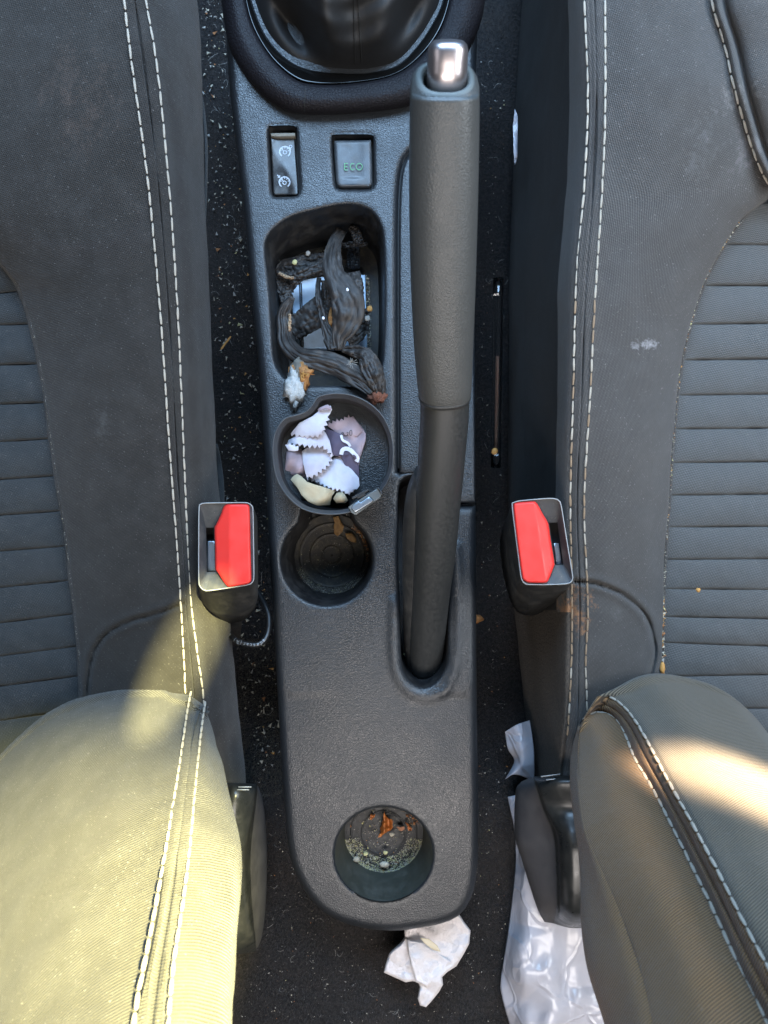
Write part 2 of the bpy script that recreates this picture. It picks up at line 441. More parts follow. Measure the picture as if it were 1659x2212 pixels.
def bagmat():
    m = mat('plastic_film', (.36, .36, .40), .25, Transmission_Weight=.0); s = N(m)
    s.b.inputs['Subsurface Weight'].default_value = .3; s.b.inputs['Subsurface Radius'].default_value = (.01, .01, .01)
    a = s.noise(20, 2, .4, dist=1.5); n1 = s.bump(a, .4, .006)
    v = s.n('ShaderNodeTexVoronoi', feature='DISTANCE_TO_EDGE', i_Scale=17.); wv = s.n('ShaderNodeVectorMath', operation='MULTIPLY_ADD'); tn = s.n('ShaderNodeTexNoise', i_Scale=9., i_Detail=3.); s.l(s.obj(), tn.inputs['Vector'])
    s.l(tn.outputs['Color'], wv.inputs[0]); wv.inputs[1].default_value = (.12, .12, .12); s.l(s.obj(), wv.inputs[2]); s.l(wv.outputs[0], v.inputs['Vector'])
    s.bump(s.ramp(v.outputs['Distance'], [(0, g3(1)), (.05, g3(0))]), .35, .002, n1); return m
m_bag = bagmat()
m_clear = mat('clear_plastic', (.9, .92, .95), .05, Transmission_Weight=1.)

# ------------------------------------------------------------------ floor
fl = bpy.data.objects.new('floor', None); C.objects.link(fl); tag(fl, kind='structure')
def zfloor(px, py):
    t = min(1, max(0, (py-1350)/450)); t = t*t*(3-2*t)
    return -.125+.055*t - .02*min(1, abs(px-800)/500)
G = []
for py in np.linspace(-150, 2400, 110):
    G.append([P(px, py, zfloor(px, py)+.002*noise.noise(Vector((px*.02, py*.02, 0)))) for px in np.linspace(200, 1500, 60)])
o = grid('carpet', [[tuple(p) for p in r] for r in G], m_carpet, fl)
def blades(name, region, n, mats, parent, ln=.0025, w=.00022):
    V, Fc, mi = [], [], []
    (x0, y0, x1, y1) = region
    for i in range(n):
        px, py = random.uniform(x0, x1), random.uniform(y0, y1); z = zfloor(px, py)
        p = P(px, py, z); a = random.uniform(0, 6.28); l = ln*random.uniform(.5, 1.3)
        d = Vector((math.cos(a)*l*.6, math.sin(a)*l*.6, l)); s_ = Vector((-math.sin(a), math.cos(a), 0))*w
        b = len(V); V += [p-s_, p+s_, p+d]; Fc.append((b, b+1, b+2)); mi.append(1 if random.random() < .25 else 0)
    ob = mesh(name, V, Fc, mats, parent, smooth=False); ob.data.polygons.foreach_set('material_index', mi); ob['kind'] = 'stuff'
    return ob
blades('carpet_pile', (400, -40, 700, 1500), 30000, [m_pile, m_pileb], fl)
blades('carpet_pile', (990, -40, 1250, 1500), 22000, [m_pile, m_pileb], fl)
blades('carpet_pile', (480, 1500, 1340, 2260), 80000, [m_pile, m_pileb], fl)

blades('carpet_pile', (515, 1380, 610, 1720), 9000, [m_pileb, soft('pile_brown_lit', (.12, .10, .075), (.07, .055, .04), 200)], fl, ln=.0035)  # browner, paler pile: the warm light in this gap is in the colour
CR = [m_crA, m_crB, m_crC, m_crD, m_crE]
def crumbs(name, n, where, size, weights, label, cat='crumbs', lift=.0004, flatn=.5):
    """where() -> world point"""
    V, Fc, mi = [], [], []
    base = [Vector(v) for v in ((1, 0, 0), (-.5, .87, 0), (-.6, -.7, 0), (.3, .1, .7), (-.2, .1, -.6))]
    fs = [(0, 1, 3), (1, 2, 3), (2, 0, 3), (1, 0, 4), (2, 1, 4), (0, 2, 4)]
    for i in range(n):
        p = where()
        if p is None: continue
        r = size[0]+(size[1]-size[0])*random.random()**3
        R = Matrix.Rotation(random.uniform(0, 6.28), 3, 'Z') @ Matrix.Rotation(random.uniform(-.5, .5), 3, 'X')
        ax = (r*random.uniform(.6, 1.5), r*random.uniform(.4, 1.), r*flatn)
        b = len(V)
        for v in base: V.append(Vector(p)+Vector((0, 0, lift))+R @ Vector((v.x*ax[0]*random.uniform(.7, 1.2), v.y*ax[1]*random.uniform(.7, 1.2), v.z*ax[2])))
        k = random.choices(range(5), weights)[0]
        for f in fs: Fc.append(tuple(b+q for q in f)); mi.append(k)
    ob = mesh(name, V, Fc, CR, None, smooth=False); ob.data.polygons.foreach_set('material_index', mi)
    return tag(ob, label, cat, kind='stuff')
def fibres(name, n, where, ln, label, w=.00010):
    V, Fc = [], []
    for i in range(n):
        p = where()
        if p is None: continue
        p = Vector(p); a = random.uniform(0, 6.28); l = random.uniform(*ln); k = random.uniform(-2.5, 2.5)
        pr = None
        for s_ in range(7):
            t = s_/6; aa = a+k*t
            q = p+Vector((math.cos(aa), math.sin(aa), 0))*l*t+Vector((0, 0, .0008+.0015*math.sin(t*3.1)))
            nn = Vector((-math.sin(aa), math.cos(aa), 0))*w
            V += [q-nn, q+nn]
            if s_: b = len(V); Fc.append((b-4, b-3, b-1, b-2))
    ob = mesh(name, V, Fc, m_crB, None); return tag(ob, label, 'lint', kind='stuff')

# ------------------------------------------------------------------ console
con = thing('centre_console', 'dark grained plastic console between the two seats with tray and cup wells', 'console')
out = [(486, -60), (488, 60), (497, 200), (515, 350), (530, 480), (545, 650), (560, 800), (570, 950), (580, 1150), (592, 1350), (600, 1500), (608, 1640), (616, 1750), (625, 1840), (645, 1900), (685, 1958), (740, 1992), (800, 2007),
       (860, 2010), (930, 2000), (980, 1985), (1010, 1955), (1028, 1900), (1033, 1800), (1031, 1600), (1029, 1400), (1028, 1200), (1027, 1092)]
leftside = [tuple(p) for p in cr(out, 150)]
seam = [(1027, 1090), (1003, 1090), (968, 1090)]
slot = [tuple(p) for p in cr(M(QH, [(215, 215), (300, 170), (420, 150), (540, 190), (600, 330), (640, 700), (640, 1100), (622, 1450), (618, 1750), (560, 1900), (470, 1985), (390, 2000), (300, 1950), (235, 1850), (215, 1700), (205, 1400), (190, 1000), (188, 600), (192, 330)]), 90, True)]
seamleft = [(861.5, 1020), (861, 800), (861, 600), (862, 450), (868, 370), (885, 332), (920, 312), (1018, 300), (1030, 120), (1035, -60)]
sl = [tuple(p) for p in cr(seamleft, 70)]
# main panel: left side .. up to seam on right, then slot handled as a hole (slot left edge lies 1px right of seam)
main = leftside+[(1003, 1092), (950, 1092), (950, 1015), (862.5, 1015)]+[(x-.8, y) for x, y in sl]
main = [p for p in main]
tray = [tuple(p) for p in cr(M(Q2, [(255, 440), (330, 340), (480, 240), (700, 175), (950, 125), (1120, 130), (1240, 190), (1320, 310), (1350, 480), (1360, 900), (1355, 1300), (1330, 1640), (1270, 1770), (1150, 1822), (900, 1826), (600, 1822), (470, 1790), (370, 1690), (320, 1550), (300, 1250), (275, 900), (240, 560)]), 120, True)]
sw = [tuple(p) for p in cr(M(QS, [(160, 130), (200, 95), (350, 85), (500, 92), (525, 140), (545, 500), (565, 800), (565, 930), (530, 985), (380, 1000), (230, 1000), (200, 960), (180, 600)]), 48, True)]
ec = [tuple(p) for p in cr(M(QS, [(985, 240), (1010, 205), (1250, 200), (1490, 205), (1520, 240), (1525, 550), (1535, 820), (1510, 880), (1450, 902), (1250, 905), (1080, 900), (1030, 860), (1005, 600)]), 48, True)]
cc = Q3(654, 1691); R0 = 99.5
cup2 = []
for i in range(70):
    a = math.radians(-52+ (360-76)*i/69); cup2.append((cc[0]+R0*math.cos(a), cc[1]+R0*math.sin(a)))
cup2 = [tuple(p) for p in cup2]+[(650, 1108), (660, 1060), (700, 1050), (745, 1060), (758, 1108)]
rc = [(x, y) for x, y in (Q8(825+635*math.cos(a), 805+608*math.sin(a)) for a in [2*math.pi*i/80 for i in range(80)])]
def bumpf(d, w): return math.exp(-(d/w)**2)
slotA = np.array(slot)
ridge = [tuple(p) for p in cr([(852, 1300), (850, 1400), (858, 1455), (885, 1495), (925, 1508), (960, 1495), (980, 1455), (990, 1380), (990, 1250), (985, 1180)], 40)]
crease = [tuple(p) for p in cr([(606, 1640), (680, 1600), (760, 1600), (840, 1630), (900, 1680), (960, 1750), (1000, 1830), (1015, 1900)], 30)]
_rA = np.array(ridge); _cA = np.array(crease)
def zcon(px, py):
    z = 0.
    if py < 420: z += .012*((420-py)/420)**1.5
    if py > 1150:
        d = np.hypot(_rA[:, 0]-px, _rA[:, 1]-py).min(); z += .0034*bumpf(d, 9)
        # rear bowl: raised flare left/below crease
        k = np.hypot(_cA[:, 0]-px, _cA[:, 1]-py); i = int(k.argmin()); t = _cA[min(i+1, 29)]-_cA[max(i-1, 0)]
        s_ = np.sign(t[0]*(py-_cA[i, 1])-t[1]*(px-_cA[i, 0]))*k[i]
        if py > 1500 or s_ > 0: z += .0*s_*min(1, max(0, (py-1480)/120))
        if py > 1650: z -= .010*((py-1650)/360)**2
    # dish across width
    z -= .003*((px-790)/220)**2*(py > 1500)
    return z
sheet('top_panel', main, [tray, sw, ec, cup2, rc, slot], zcon, 9, m_con, con, fil=(15, .010), hfil=(7, .0028), skirt=(.11, 0), rings=(0, .12, .3, .6, 1.))
strip = [(x+1.2, y) for x, y in sl][::-1]
strip = strip[:]+[]
stripoly = [(1034, -60)]
# separate strip panel right of seam
sp_out = [(x+1.4, y+1) for x, y in sl if y > 298 or x < 1000]
rightedge = [(1026.5, 1086), (1026, 900), (1025, 700), (1022, 500), (1019, 304)]
sp_poly = sp_out[:]+[tuple(p) for p in cr(rightedge[::-1], 40)]+[(985, 1086), (965, 1086), (948, 1060), (930, 1030), (905, 1022), (875, 1024)]
sheet('side_strip_panel', sp_poly, [], lambda x, y: zcon(x, y)-.0004, 9, m_con, con, fil=(5, .0025), skirt=(.10, 0))
# liner under the seams so that gaps read as dark joints
sheet('joint_liner', [(850, 318), (1020, 300), (1020, 1020), (870, 1020), (850, 1000)], [], lambda x, y: -.006, 60, m_black, con, fil=(0, 0))
def loopP(L, z, sc=1., c=None, dz=None):
    a = np.array(L)[:, :2]; c = a.mean(0) if c is None else np.array(c)
    return [P(*(c+(p-c)*sc), z if dz is None else dz(*p)+z) for p in a]
def real(L, zf, z, sc=1., c=None):
    """loop of vertical wall: keeps world xy of the rim, scaled about its centre, at depth z"""
    w = [P(p[0], p[1], zf(*p[:2])) for p in L]; cx = sum(p.x for p in w)/len(w) if c is None else c[0]; cy = sum(p.y for p in w)/len(w) if c is None else c[1]
    return [Vector((cx+(p.x-cx)*sc, cy+(p.y-cy)*sc, z)) for p in w]
zr = lambda x, y: zcon(x, y)-.0028
def well(name, L, depth, sc, floor=True, matw=m_in, matf=m_wellf, steps=((0, 1), (.3, .995), (.9, 1), (1, .96)), zr=zr):
    loops = [[P(p[0], p[1], zr(*p[:2])) for p in L]]
    for t, k in steps[1:]:
        loops.append(real(L, zr, -depth*t, 1-(1-sc)*t if k == 1 else sc*k if t == 1 else 1-(1-sc)*t))
    w = wall(name, loops, matw, con, cap=False, flip=True)
    if floor:
        lp = loops[-1]; cx = sum(p.x for p in lp)/len(lp); cy = sum(p.y for p in lp)/len(lp)
        rings = [[Vector((cx+(p.x-cx)*s_, cy+(p.y-cy)*s_, -depth+.0006*(1 if int(s_*24) % 6 == 0 and s_ < .9 else 0))) for p in lp] for s_ in np.linspace(1, .03, 36)]
        wall('well_floor', rings, matf, w, cap=True, flip=True)
    return w
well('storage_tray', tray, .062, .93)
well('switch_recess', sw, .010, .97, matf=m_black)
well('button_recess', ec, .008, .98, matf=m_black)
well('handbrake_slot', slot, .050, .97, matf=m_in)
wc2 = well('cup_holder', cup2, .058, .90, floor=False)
q0 = P(cc[0], cc[1], 0); fr = []
for k, s_ in enumerate(np.linspace(1, .02, 60)):
    dz = 0.
    for rr in (.78, .52, .22): dz += .0011*math.exp(-((s_-rr)/.018)**2)
    fr.append([Vector((q0.x+math.cos(2*math.pi*i/72)*.0345*s_, q0.y+math.sin(2*math.pi*i/72)*.0345*s_, -.056+dz)) for i in range(72)])
wall('well_floor', fr, m_wellf, wc2, cap=True, flip=True)
mesh('well_floor', [P(600, 1000, -.0585), P(820, 1000, -.0585), P(820, 1330, -.0585), P(600, 1330, -.0585)], [(3, 2, 1, 0)], m_in, wc2)
# rear cup well
m_in3 = dusty('rear_cup_wall', (.034, .036, .029), .42, .15, bump=.01)  # paler than the other wells: light falling on this wall is in the colour
w3 = wall('rear_cup_holder', [[P(p[0], p[1], zr(*p)) for p in rc], real(rc, zr, -.012, .975), real(rc, zr, -.030, .92), real(rc, zr, -.043, .872), real(rc, zr, -.046, .855)], m_in3, con, flip=True)
L = real(rc, zr, -.046, .86); cx = sum(p.x for p in L)/80; cy = sum(p.y for p in L)/80; fr = []
for s_ in np.linspace(1, .02, 60):
    dz = sum(.0006*math.exp(-((s_-rr)/.02)**2) for rr in (.82, .55))
    fr.append([Vector((cx+(p.x-cx)*s_, cy+(p.y-cy)*s_, -.046+dz)) for p in L])
m_rfloor = dusty('rear_cup_floor', (.006, .007, .009), .5, .12, sc=260, dcol=(.07, .065, .05))
wall('well_floor', fr, m_rfloor, w3, cap=True, flip=True)
rearC = Vector((cx, cy, -.046)); rearR = .86*(635/6)/F*.58

# gear surround
def zadd(c, dz): return [(x, y, zcon(x, y)+dz) for x, y in c]
oc = [(470, -70), (478, 0), (488, 70), (505, 125), (555, 196), (610, 236), (655, 247), (760, 246), (880, 230), (960, 190), (1003, 130), (1035, 60), (1048, 0), (1055, -70)]
ic = [(520, -70), (530, 0), (547, 60), (582, 120), (622, 160), (662, 180), (740, 182), (840, 166), (900, 130), (948, 70), (972, 0), (982, -70)]
gc = [(535, -70), (545, 0), (575, 75), (620, 125), (670, 148), (740, 156), (800, 155), (860, 138), (905, 92), (938, 40), (955, 0), (965, -70)]
mc = lambda a, b, t: [tuple(q) for q in (1-t)*cr(a, 30)+t*cr(b, 30)]
loft('gear_surround', [zadd(oc, -.003), zadd(mc(oc, ic, .03), .004), zadd(mc(oc, ic, .18), .010), zadd(mc(oc, ic, .5), .0145), zadd(mc(oc, ic, .85), .0135), zadd(mc(oc, ic, .97), .011), zadd(ic, .004)], 120, 5, m_ring, con)
tube('surround_joint', [P(x, y, zcon(x, y)+z+.0002) for x, y, z in ((657, 246, .001), (657.3, 240, .008), (658, 226, .0125), (658.5, 212, .0146), (659, 195, .0136), (660, 184, .012))], .00045, m_black, con, 6)
loft('gloss_bezel', [zadd(ic, .003), zadd(mc(ic, gc, .12), .0065), zadd(mc(ic, gc, .6), .0035), zadd(mc(ic, gc, 1.), -.001)], 120, 5, m_gloss, con)
# gaiter: folds rising towards the lever beyond the frame
GG = []
gb = cr(gc, 140)
for i, (x, y) in enumerate(gb):
    row = []
    cxg, cyg = 760, -260
    for t in np.linspace(0, 1, 60):
        px, py = x+(cxg-x)*t*.9, y+(cyg-y)*t*.9
        z = zcon(x, y)-.004+.10*t+.012*math.sin(min(1, t*5)*math.pi/2)
        for (fx, fy, wx, wy, an, am) in ((640, 70, 32, 85, -.55, -.026), (705, 35, 36, 90, -.25, .016), (885, 40, 26, 80, .5, -.016), (830, 60, 40, 90, .3, .008)):
            ddx, ddy = px-fx, py-fy; c_, s_ = math.cos(an), math.sin(an)
            a_, b_ = ddx*c_+ddy*s_, -ddx*s_+ddy*c_
            z += am*math.exp(-(a_/wx)**2-(b_/wy)**2)*min(1, t*6)
        z += .0022*math.sin(t*46+1.5*math.sin(x*.02))*math.exp(-((x-760)/300)**2)*t
        row.append(tuple(P(px, py, z)))
    GG.append(row)
ga = grid('gaiter', GG, m_leather, con, flip=True)
for dx in (-9, 7):
    tube('gaiter_seam', [P(776+dx+(.0*t), 150-8*t*3, zcon(776, 100)-.0035+.0) if 0 else Vector(GG[np.argmin(np.abs(gb[:, 0]-(776+dx))+(gb[:, 1] < 60)*500)][j]) + Vector((0, 0, .0006)) for t, j in enumerate(range(3, 40))], .0005, m_black, ga, 6)

# switches
swb = [tuple(p) for p in M(QS, [(192, 236), (500, 232), (510, 400), (540, 800), (545, 960), (530, 972), (240, 972), (225, 940), (208, 600)])]
def dens(poly, n=8):
    o_ = []
    for i in range(len(poly)):
        a, b = poly[i], poly[(i+1) % len(poly)]
        for k in range(n): o_.append((a[0]+(b[0]-a[0])*k/n, a[1]+(b[1]-a[1])*k/n))
    return o_
def zsw(x, y): # rocker: hollow with an s-shaped facet
    u, v = (x-590)/52, (y-298)/122
    s_ = u-.04-.73*(v*v*(3-2*v)); k_ = 1/(1+math.exp(-s_*16))
    return zcon(x, y)-.0035+(-.0034*v)*(1-k_)+(-.0022+.0012*v)*k_
sb = sheet('cruise_control_rocker', dens(swb), [], zsw, 3, m_btn2, con, fil=(3, .001), skirt=(.006, 0))
sheet('rocker_ledge', dens(M(QS, [(190, 172), (505, 168), (508, 212), (196, 216)]), 4), [], lambda x, y: zcon(x, y)-.002, 6, dusty('dusty_ledge', (.12, .11, .09), .8, .9), con, fil=(1.5, .0008), skirt=(.004, 0))
ecb = M(QS, [(1015, 270), (1490, 262), (1497, 500), (1502, 800), (1495, 840), (1465, 865), (1110, 872), (1065, 850), (1045, 800), (1025, 500)])
eb = sheet('eco_button', dens(ecb), [], lambda x, y: zcon(x, y)-.0006-.0010*max(0, 1-((x-762)/26)**2)*(y < 385), 4, m_btn, con, fil=(7, .0016), skirt=(.006, 0))
def flat_arc(pts, w, zf, dz, name, m, par):
    V, Fc = [], []
    pts = np.array(pts, float)
    for i, p in enumerate(pts):
        t = pts[min(i+1, len(pts)-1)]-pts[max(i-1, 0)]; t /= np.linalg.norm(t); n_ = np.array([-t[1], t[0]])*w/2
        for q in (p-n_, p+n_): V.append((*q,))
        if i: b = len(V); Fc.append((b-4, b-3, b-1, b-2))
    return V, Fc
def print_on(name, strokes, zf, m, par):
    V, Fc = [], []
    for pts, w in strokes:
        v, f = flat_arc(pts, w, zf, 0, '', None, None); b = len(V); V += v; Fc += [tuple(b+i for i in q) for q in f]
    VV = [P(x, y, zf(x, y)+.00035) for x, y in V]
    F2 = []
    for f in Fc:
        a, b, c = VV[f[0]], VV[f[1]], VV[f[2]]; F2.append(f if (b-a).cross(c-a).z > 0 else f[::-1])
    return mesh(name, VV, F2, m, par, smooth=False)
def gauge(cx, cy, extra):
    st = [([(cx+68*math.cos(math.radians(a)), cy+68*math.sin(math.radians(a))) for a in range(125, 416, 8)], 17)]
    st.append(([(cx+22*math.cos(a), cy+8+22*math.sin(a)) for a in np.linspace(0, 6.5, 20)], 11))
    for a in (-165, -128, -90, -52, -15): st.append(([(cx+r*math.cos(math.radians(a)), cy+r*math.sin(math.radians(a))) for r in (66, 42)], 12))
    st.append(([(cx-44, cy-38), (cx-12, cy-6)], 10))
    if extra == 'o': st.append(([(cx+72+18*math.cos(a), cy-68+18*math.sin(a)) for a in np.linspace(0, 6.5, 16)], 9)); st.append(([(cx+62, cy-52), (cx+76, cy-30)], 10))
    else: st.append(([(cx-95, cy-92), (cx-62, cy-64)], 14)); st.append(([(cx-88, cy-60), (cx-62, cy-62), (cx-62, cy-90)], 12))
    return [([QS(*p) for p in pts], w/6) for pts, w in st]
print_on('cruise_symbol', gauge(375, 412, 'o'), zsw, m_icon, sb)
print_on('speed_limit_symbol', gauge(370, 805, 'x'), zsw, m_icon, sb)
zE = lambda x, y: zcon(x, y)-.0004
def letter(s_, x, y, w, h):
    if s_ == 'E': L = [[(x+w, y), (x, y), (x, y+h), (x+w, y+h)], [(x, y+h/2), (x+w*.85, y+h/2)]]
    if s_ == 'C': L = [[(x+w/2+w/2*math.cos(a), y+h/2+h/2*math.sin(a)) for a in np.linspace(-.8, -5.5, 18)]]
    if s_ == 'O': L = [[(x+w/2+w/2*math.cos(a), y+h/2+h/2*math.sin(a)) for a in np.linspace(0, 6.4, 22)]]
    return L
st = []
for ch, x in (('E', 1148), ('C', 1222), ('O', 1300)):
    for Ls in letter(ch, x, 562, 44 if ch == 'E' else (60 if ch == 'C' else 78), 84):
        # break corners so strokes keep width
        for a, b in (zip(Ls[:-1], Ls[1:]) if ch == 'E' else [(None, None)]):
            st.append(([QS(*p) for p in ((a, b) if a else Ls)], 11/6))
print_on('eco_lettering', st, zE, m_green, eb)

# ------------------------------------------------------------------ handbrake
hb = thing('handbrake_lever', 'raised grey handbrake lever with grained grip and silver release button', 'handbrake')
def zl(py):   # lever axis lies on a straight sloped line in the y-z plane
    k = (1106-py)/F; return (-.02+.72*.1085+.72*k*.58)/(1+.72*k)
def lever(pts, name, m, seg=40, power=2.6, flat=1., cap=True):
    c = cr([(a, b, w) for a, b, w in pts], 60)
    P3, R_ = [], []
    for x, y, w in c:
        z = zl(y); P3.append(P(x, y, z)); R_.append(w/2*(H-z)/F)
    return tube(name, P3, [(r, r*flat) for r in R_], m, hb, seg, cap, 1., power)
def ring(py, cx, w, ry=None, tilt=0., t0=None, n=48, power=2.5, along=0.):
    z = zl(py); k = (H-z)/F; c = P(cx, py, z); t = AX; Y = Vector((0, -t.z, t.y)); X = Vector((1, 0, 0))
    a = math.radians(tilt); Y2 = Y*math.cos(a)-t*math.sin(a); nrm = t*math.cos(a)+Y*math.sin(a)
    o_ = []
    for i in range(n):
        q = 2*math.pi*i/n; ca, sa = math.cos(q), math.sin(q)
        o_.append(c+nrm*along+X*(math.copysign(abs(ca)**(2/power), ca)*w/2*k)+Y2*(math.copysign(abs(sa)**(2/power), sa)*(ry or w)/2*k))
    return o_
AX = (P(829.5, 200, zl(200))-P(829.5, 700, zl(700))).normalized()
gpts = cr([(960, 200, 149, 0), (960, 250, 150, 0), (958, 400, 149, 0), (957, 600, 140, 0), (958, 750, 127, 0), (960, 830, 117, 0), (960, 852, 111, 0)], 60)
wall('grip', [ring(176, 961, 126, tilt=27, along=.0016), ring(177, 961, 136, tilt=27, along=.0010), ring(179, 961, 144, tilt=27), ring(186, 961, 148, tilt=20)]+[ring(y, x, w) for x, y, w, _ in gpts], m_grip, hb)
m_lip = dusty('grip_lip', (.075, .085, .082), .42, .1)
wall('grip_end', [ring(176, 961, w, tilt=27, along=al) for w, al in ((127, .0015), (118, .0024), (108, .0026), (99, .0018), (93, -.001), (89, -.010))], m_lip, hb, flip=True)
lever([(960, 845, 106), (960, 900, 104), (954, 985, 101), (946, 1085, 97), (939, 1185, 92), (930, 1285, 82), (922, 1385, 76), (919, 1430, 68), (919, 1448, 54), (919, 1456, 30)], 'lever_shaft', m_shaft, power=2.3)
lever([(960, 849, 108), (960, 855, 113), (960, 861, 109)], 'grip_collar', m_shaft, power=2.4)
def under(pts, dz):
    c = cr(pts, 40); P3 = [P(x, y, zl(y)-dz) for x, y, w in c]
    return tube('lower_housing', P3, [w/2*(H-zl(y)+dz)/F for x, y, w in c], dusty('housing_plastic', (.022, .022, .022), .35, .12), hb, 32, True, 1., 2.6)
under([(925, 1020, 60), (922, 1060, 84), (916, 1120, 90), (913, 1200, 88), (912, 1300, 84), (914, 1400, 80), (917, 1450, 66), (918, 1462, 40)], .012)
k1 = (H-zl(172))/F; base = P(965, 172, zl(172))
tube('release_button', [base+AX*(t) for t in (-.006, .004, .008, .0125, .0148, .0162, .0167)], [(r_*k1, r_*k1) for r_ in (43, 43, 43, 42.5, 39, 31, 16)], m_chrome, hb, 40, True, 1, 2.3)

# ------------------------------------------------------------------ seats
stm = None
def stitch_mesh():
    bm = bmesh.new(); V = []
    prof = [(-1, .25), (-.85, .8), (0, 1), (.85, .8), (1, .25)]
    for t, r in prof:
        V.append([bm.verts.new((t*.5, r*.5*math.cos(a), r*.38*math.sin(a)-.05*abs(t))) for a in [2*math.pi*k/8 for k in range(8)]])
    for i in range(4):
        for k in range(8): bm.faces.new((V[i][k], V[i+1][k], V[i+1][(k+1) % 8], V[i][(k+1) % 8]))
    bm.faces.new(V[0]); bm.faces.new(V[-1][::-1])
    me = bpy.data.meshes.new('stitch'); bm.normal_update(); bm.to_mesh(me); bm.free()
    me.polygons.foreach_set('use_smooth', [True]*len(me.polygons)); return me
SM = {}
def stitch(parent, curve, m=m_thread, pitch=.0092, width=.0015, frac=.9, lift=.0004, ymax=9e9, dirty=None, nrm=None):
    c = cr(curve, 400); pts = [P(*q) for q in c]
    s_ = np.r_[0, np.cumsum([(pts[i+1]-pts[i]).length for i in range(len(pts)-1)])]
    t = 0; k = 0
    while t+pitch < s_[-1]:
        a = Vector([np.interp(t, s_, [p[j] for p in pts]) for j in range(3)]); b = Vector([np.interp(t+pitch*frac, s_, [p[j] for p in pts]) for j in range(3)])
        py = np.interp(t, s_, c[:, 1]); px = np.interp(t, s_, c[:, 0])
        if -30 < py < min(ymax, 2250) and -30 < px < 1690:
            mm = dirty if (dirty and dirty_f(px, py)) else m
            if mm.name not in SM:
                me = stitch_mesh(); me.materials.append(mm); SM[mm.name] = me
            o_ = bpy.data.objects.new('stitch', SM[mm.name]); C.objects.link(o_); o_.parent = parent
            d = b-a; mid = (a+b)/2; view = (Vector((0, 0, H))-mid).normalized()
            x = d.normalized(); n_ = (view-x*view.dot(x)).normalized(); y = n_.cross(x)
            x = (Matrix.Rotation(random.uniform(-.05, .05), 3, n_) @ x); y = n_.cross(x)
            R = Matrix((x, y, n_)).transposed().to_4x4(); L = d.length; wv = width*random.uniform(.88, 1.1)
            o_.matrix_world = Matrix.Translation(mid+n_*lift) @ R @ Matrix.Diagonal((L, wv, wv*.8, 1))
        t += pitch*random.uniform(.97, 1.03)
def dirty_f(px, py): return (px > 1200 and 1240 < py < 1420) or (1225 < px < 1250 and py > 950 and random.random() < .6) or (px > 1200 and py > 640 and random.random() < .35)

seatL = thing('car_seat', 'left seat in dark woven fabric, its backrest bolster lit by yellow sun', 'car seat', group='front seats either side of the console')
seatR = thing('car_seat', 'right seat in stained dark fabric with rust mark and crumbs along its ribbed centre', 'car seat', group='front seats either side of the console')
SA = [(262, -80, .128), (268, 0, .125), (285, 140, .12), (318, 380, .105), (345, 660, .085), (365, 950, .065), (380, 1150, .05), (392, 1330, .035), (400, 1490, .02), (402, 1650, .005), (402, 1750, 0)]
SB = [(305, -80, .124), (315, 0, .121), (340, 150, .116), (365, 400, .10), (382, 640, .082), (391, 830, .067), (400, 1050, .05), (410, 1270, .032), (425, 1400, .022), (440, 1510, .012), (450, 1650, .0), (455, 1750, -.005)]
B0 = [(-260, -80, .09), (-230, 200, .085), (-130, 430, .075), (0, 570, .062), (50, 640, .055), (85, 780, .047), (110, 950, .038), (140, 1150, .027), (165, 1350, .015), (175, 1510, .005), (178, 1750, -.01)]
SIL = [(415, -80, .06), (432, 100, .058), (443, 400, .045), (450, 600, .035), (458, 800, .025), (468, 1000, .012), (480, 1150, .0), (492, 1320, -.015), (512, 1500, -.025), (528, 1650, -.035), (532, 1750, -.04)]
def sh(c, dx=0, dz=0, dy=0): return [(x+dx, y+dy, z+dz) for x, y, z in c]
def mixc(a, b, t, dz=0): 
    q = (1-t)*cr(a, 40)+t*cr(b, 40); q[:, 2] += dz; return [tuple(v) for v in q]
def zseamL(x, y):
    # valley of the cross seam low on the bolster
    k = np.hypot(_sl[:, 0]-x, _sl[:, 1]-y).min(); return -.0042*math.exp(-(k/3.4)**2)+.0012*math.exp(-((k-11)/8)**2)
_sl = cr([(396, 1303), (340, 1325), (280, 1342), (230, 1370), (203, 1410), (191, 1465), (188, 1510), (186, 1600)], 80)
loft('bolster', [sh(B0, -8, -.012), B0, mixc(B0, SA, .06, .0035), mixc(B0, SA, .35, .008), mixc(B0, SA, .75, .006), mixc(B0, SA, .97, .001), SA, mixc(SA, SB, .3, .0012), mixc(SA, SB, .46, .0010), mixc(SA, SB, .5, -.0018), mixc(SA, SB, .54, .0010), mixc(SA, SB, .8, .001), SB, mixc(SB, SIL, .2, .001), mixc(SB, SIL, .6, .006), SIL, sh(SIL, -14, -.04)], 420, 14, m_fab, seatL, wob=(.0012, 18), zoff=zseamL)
stitch(seatL, SA, ymax=1500, lift=.0012); stitch(seatL, SB, ymax=1520, lift=.0013)
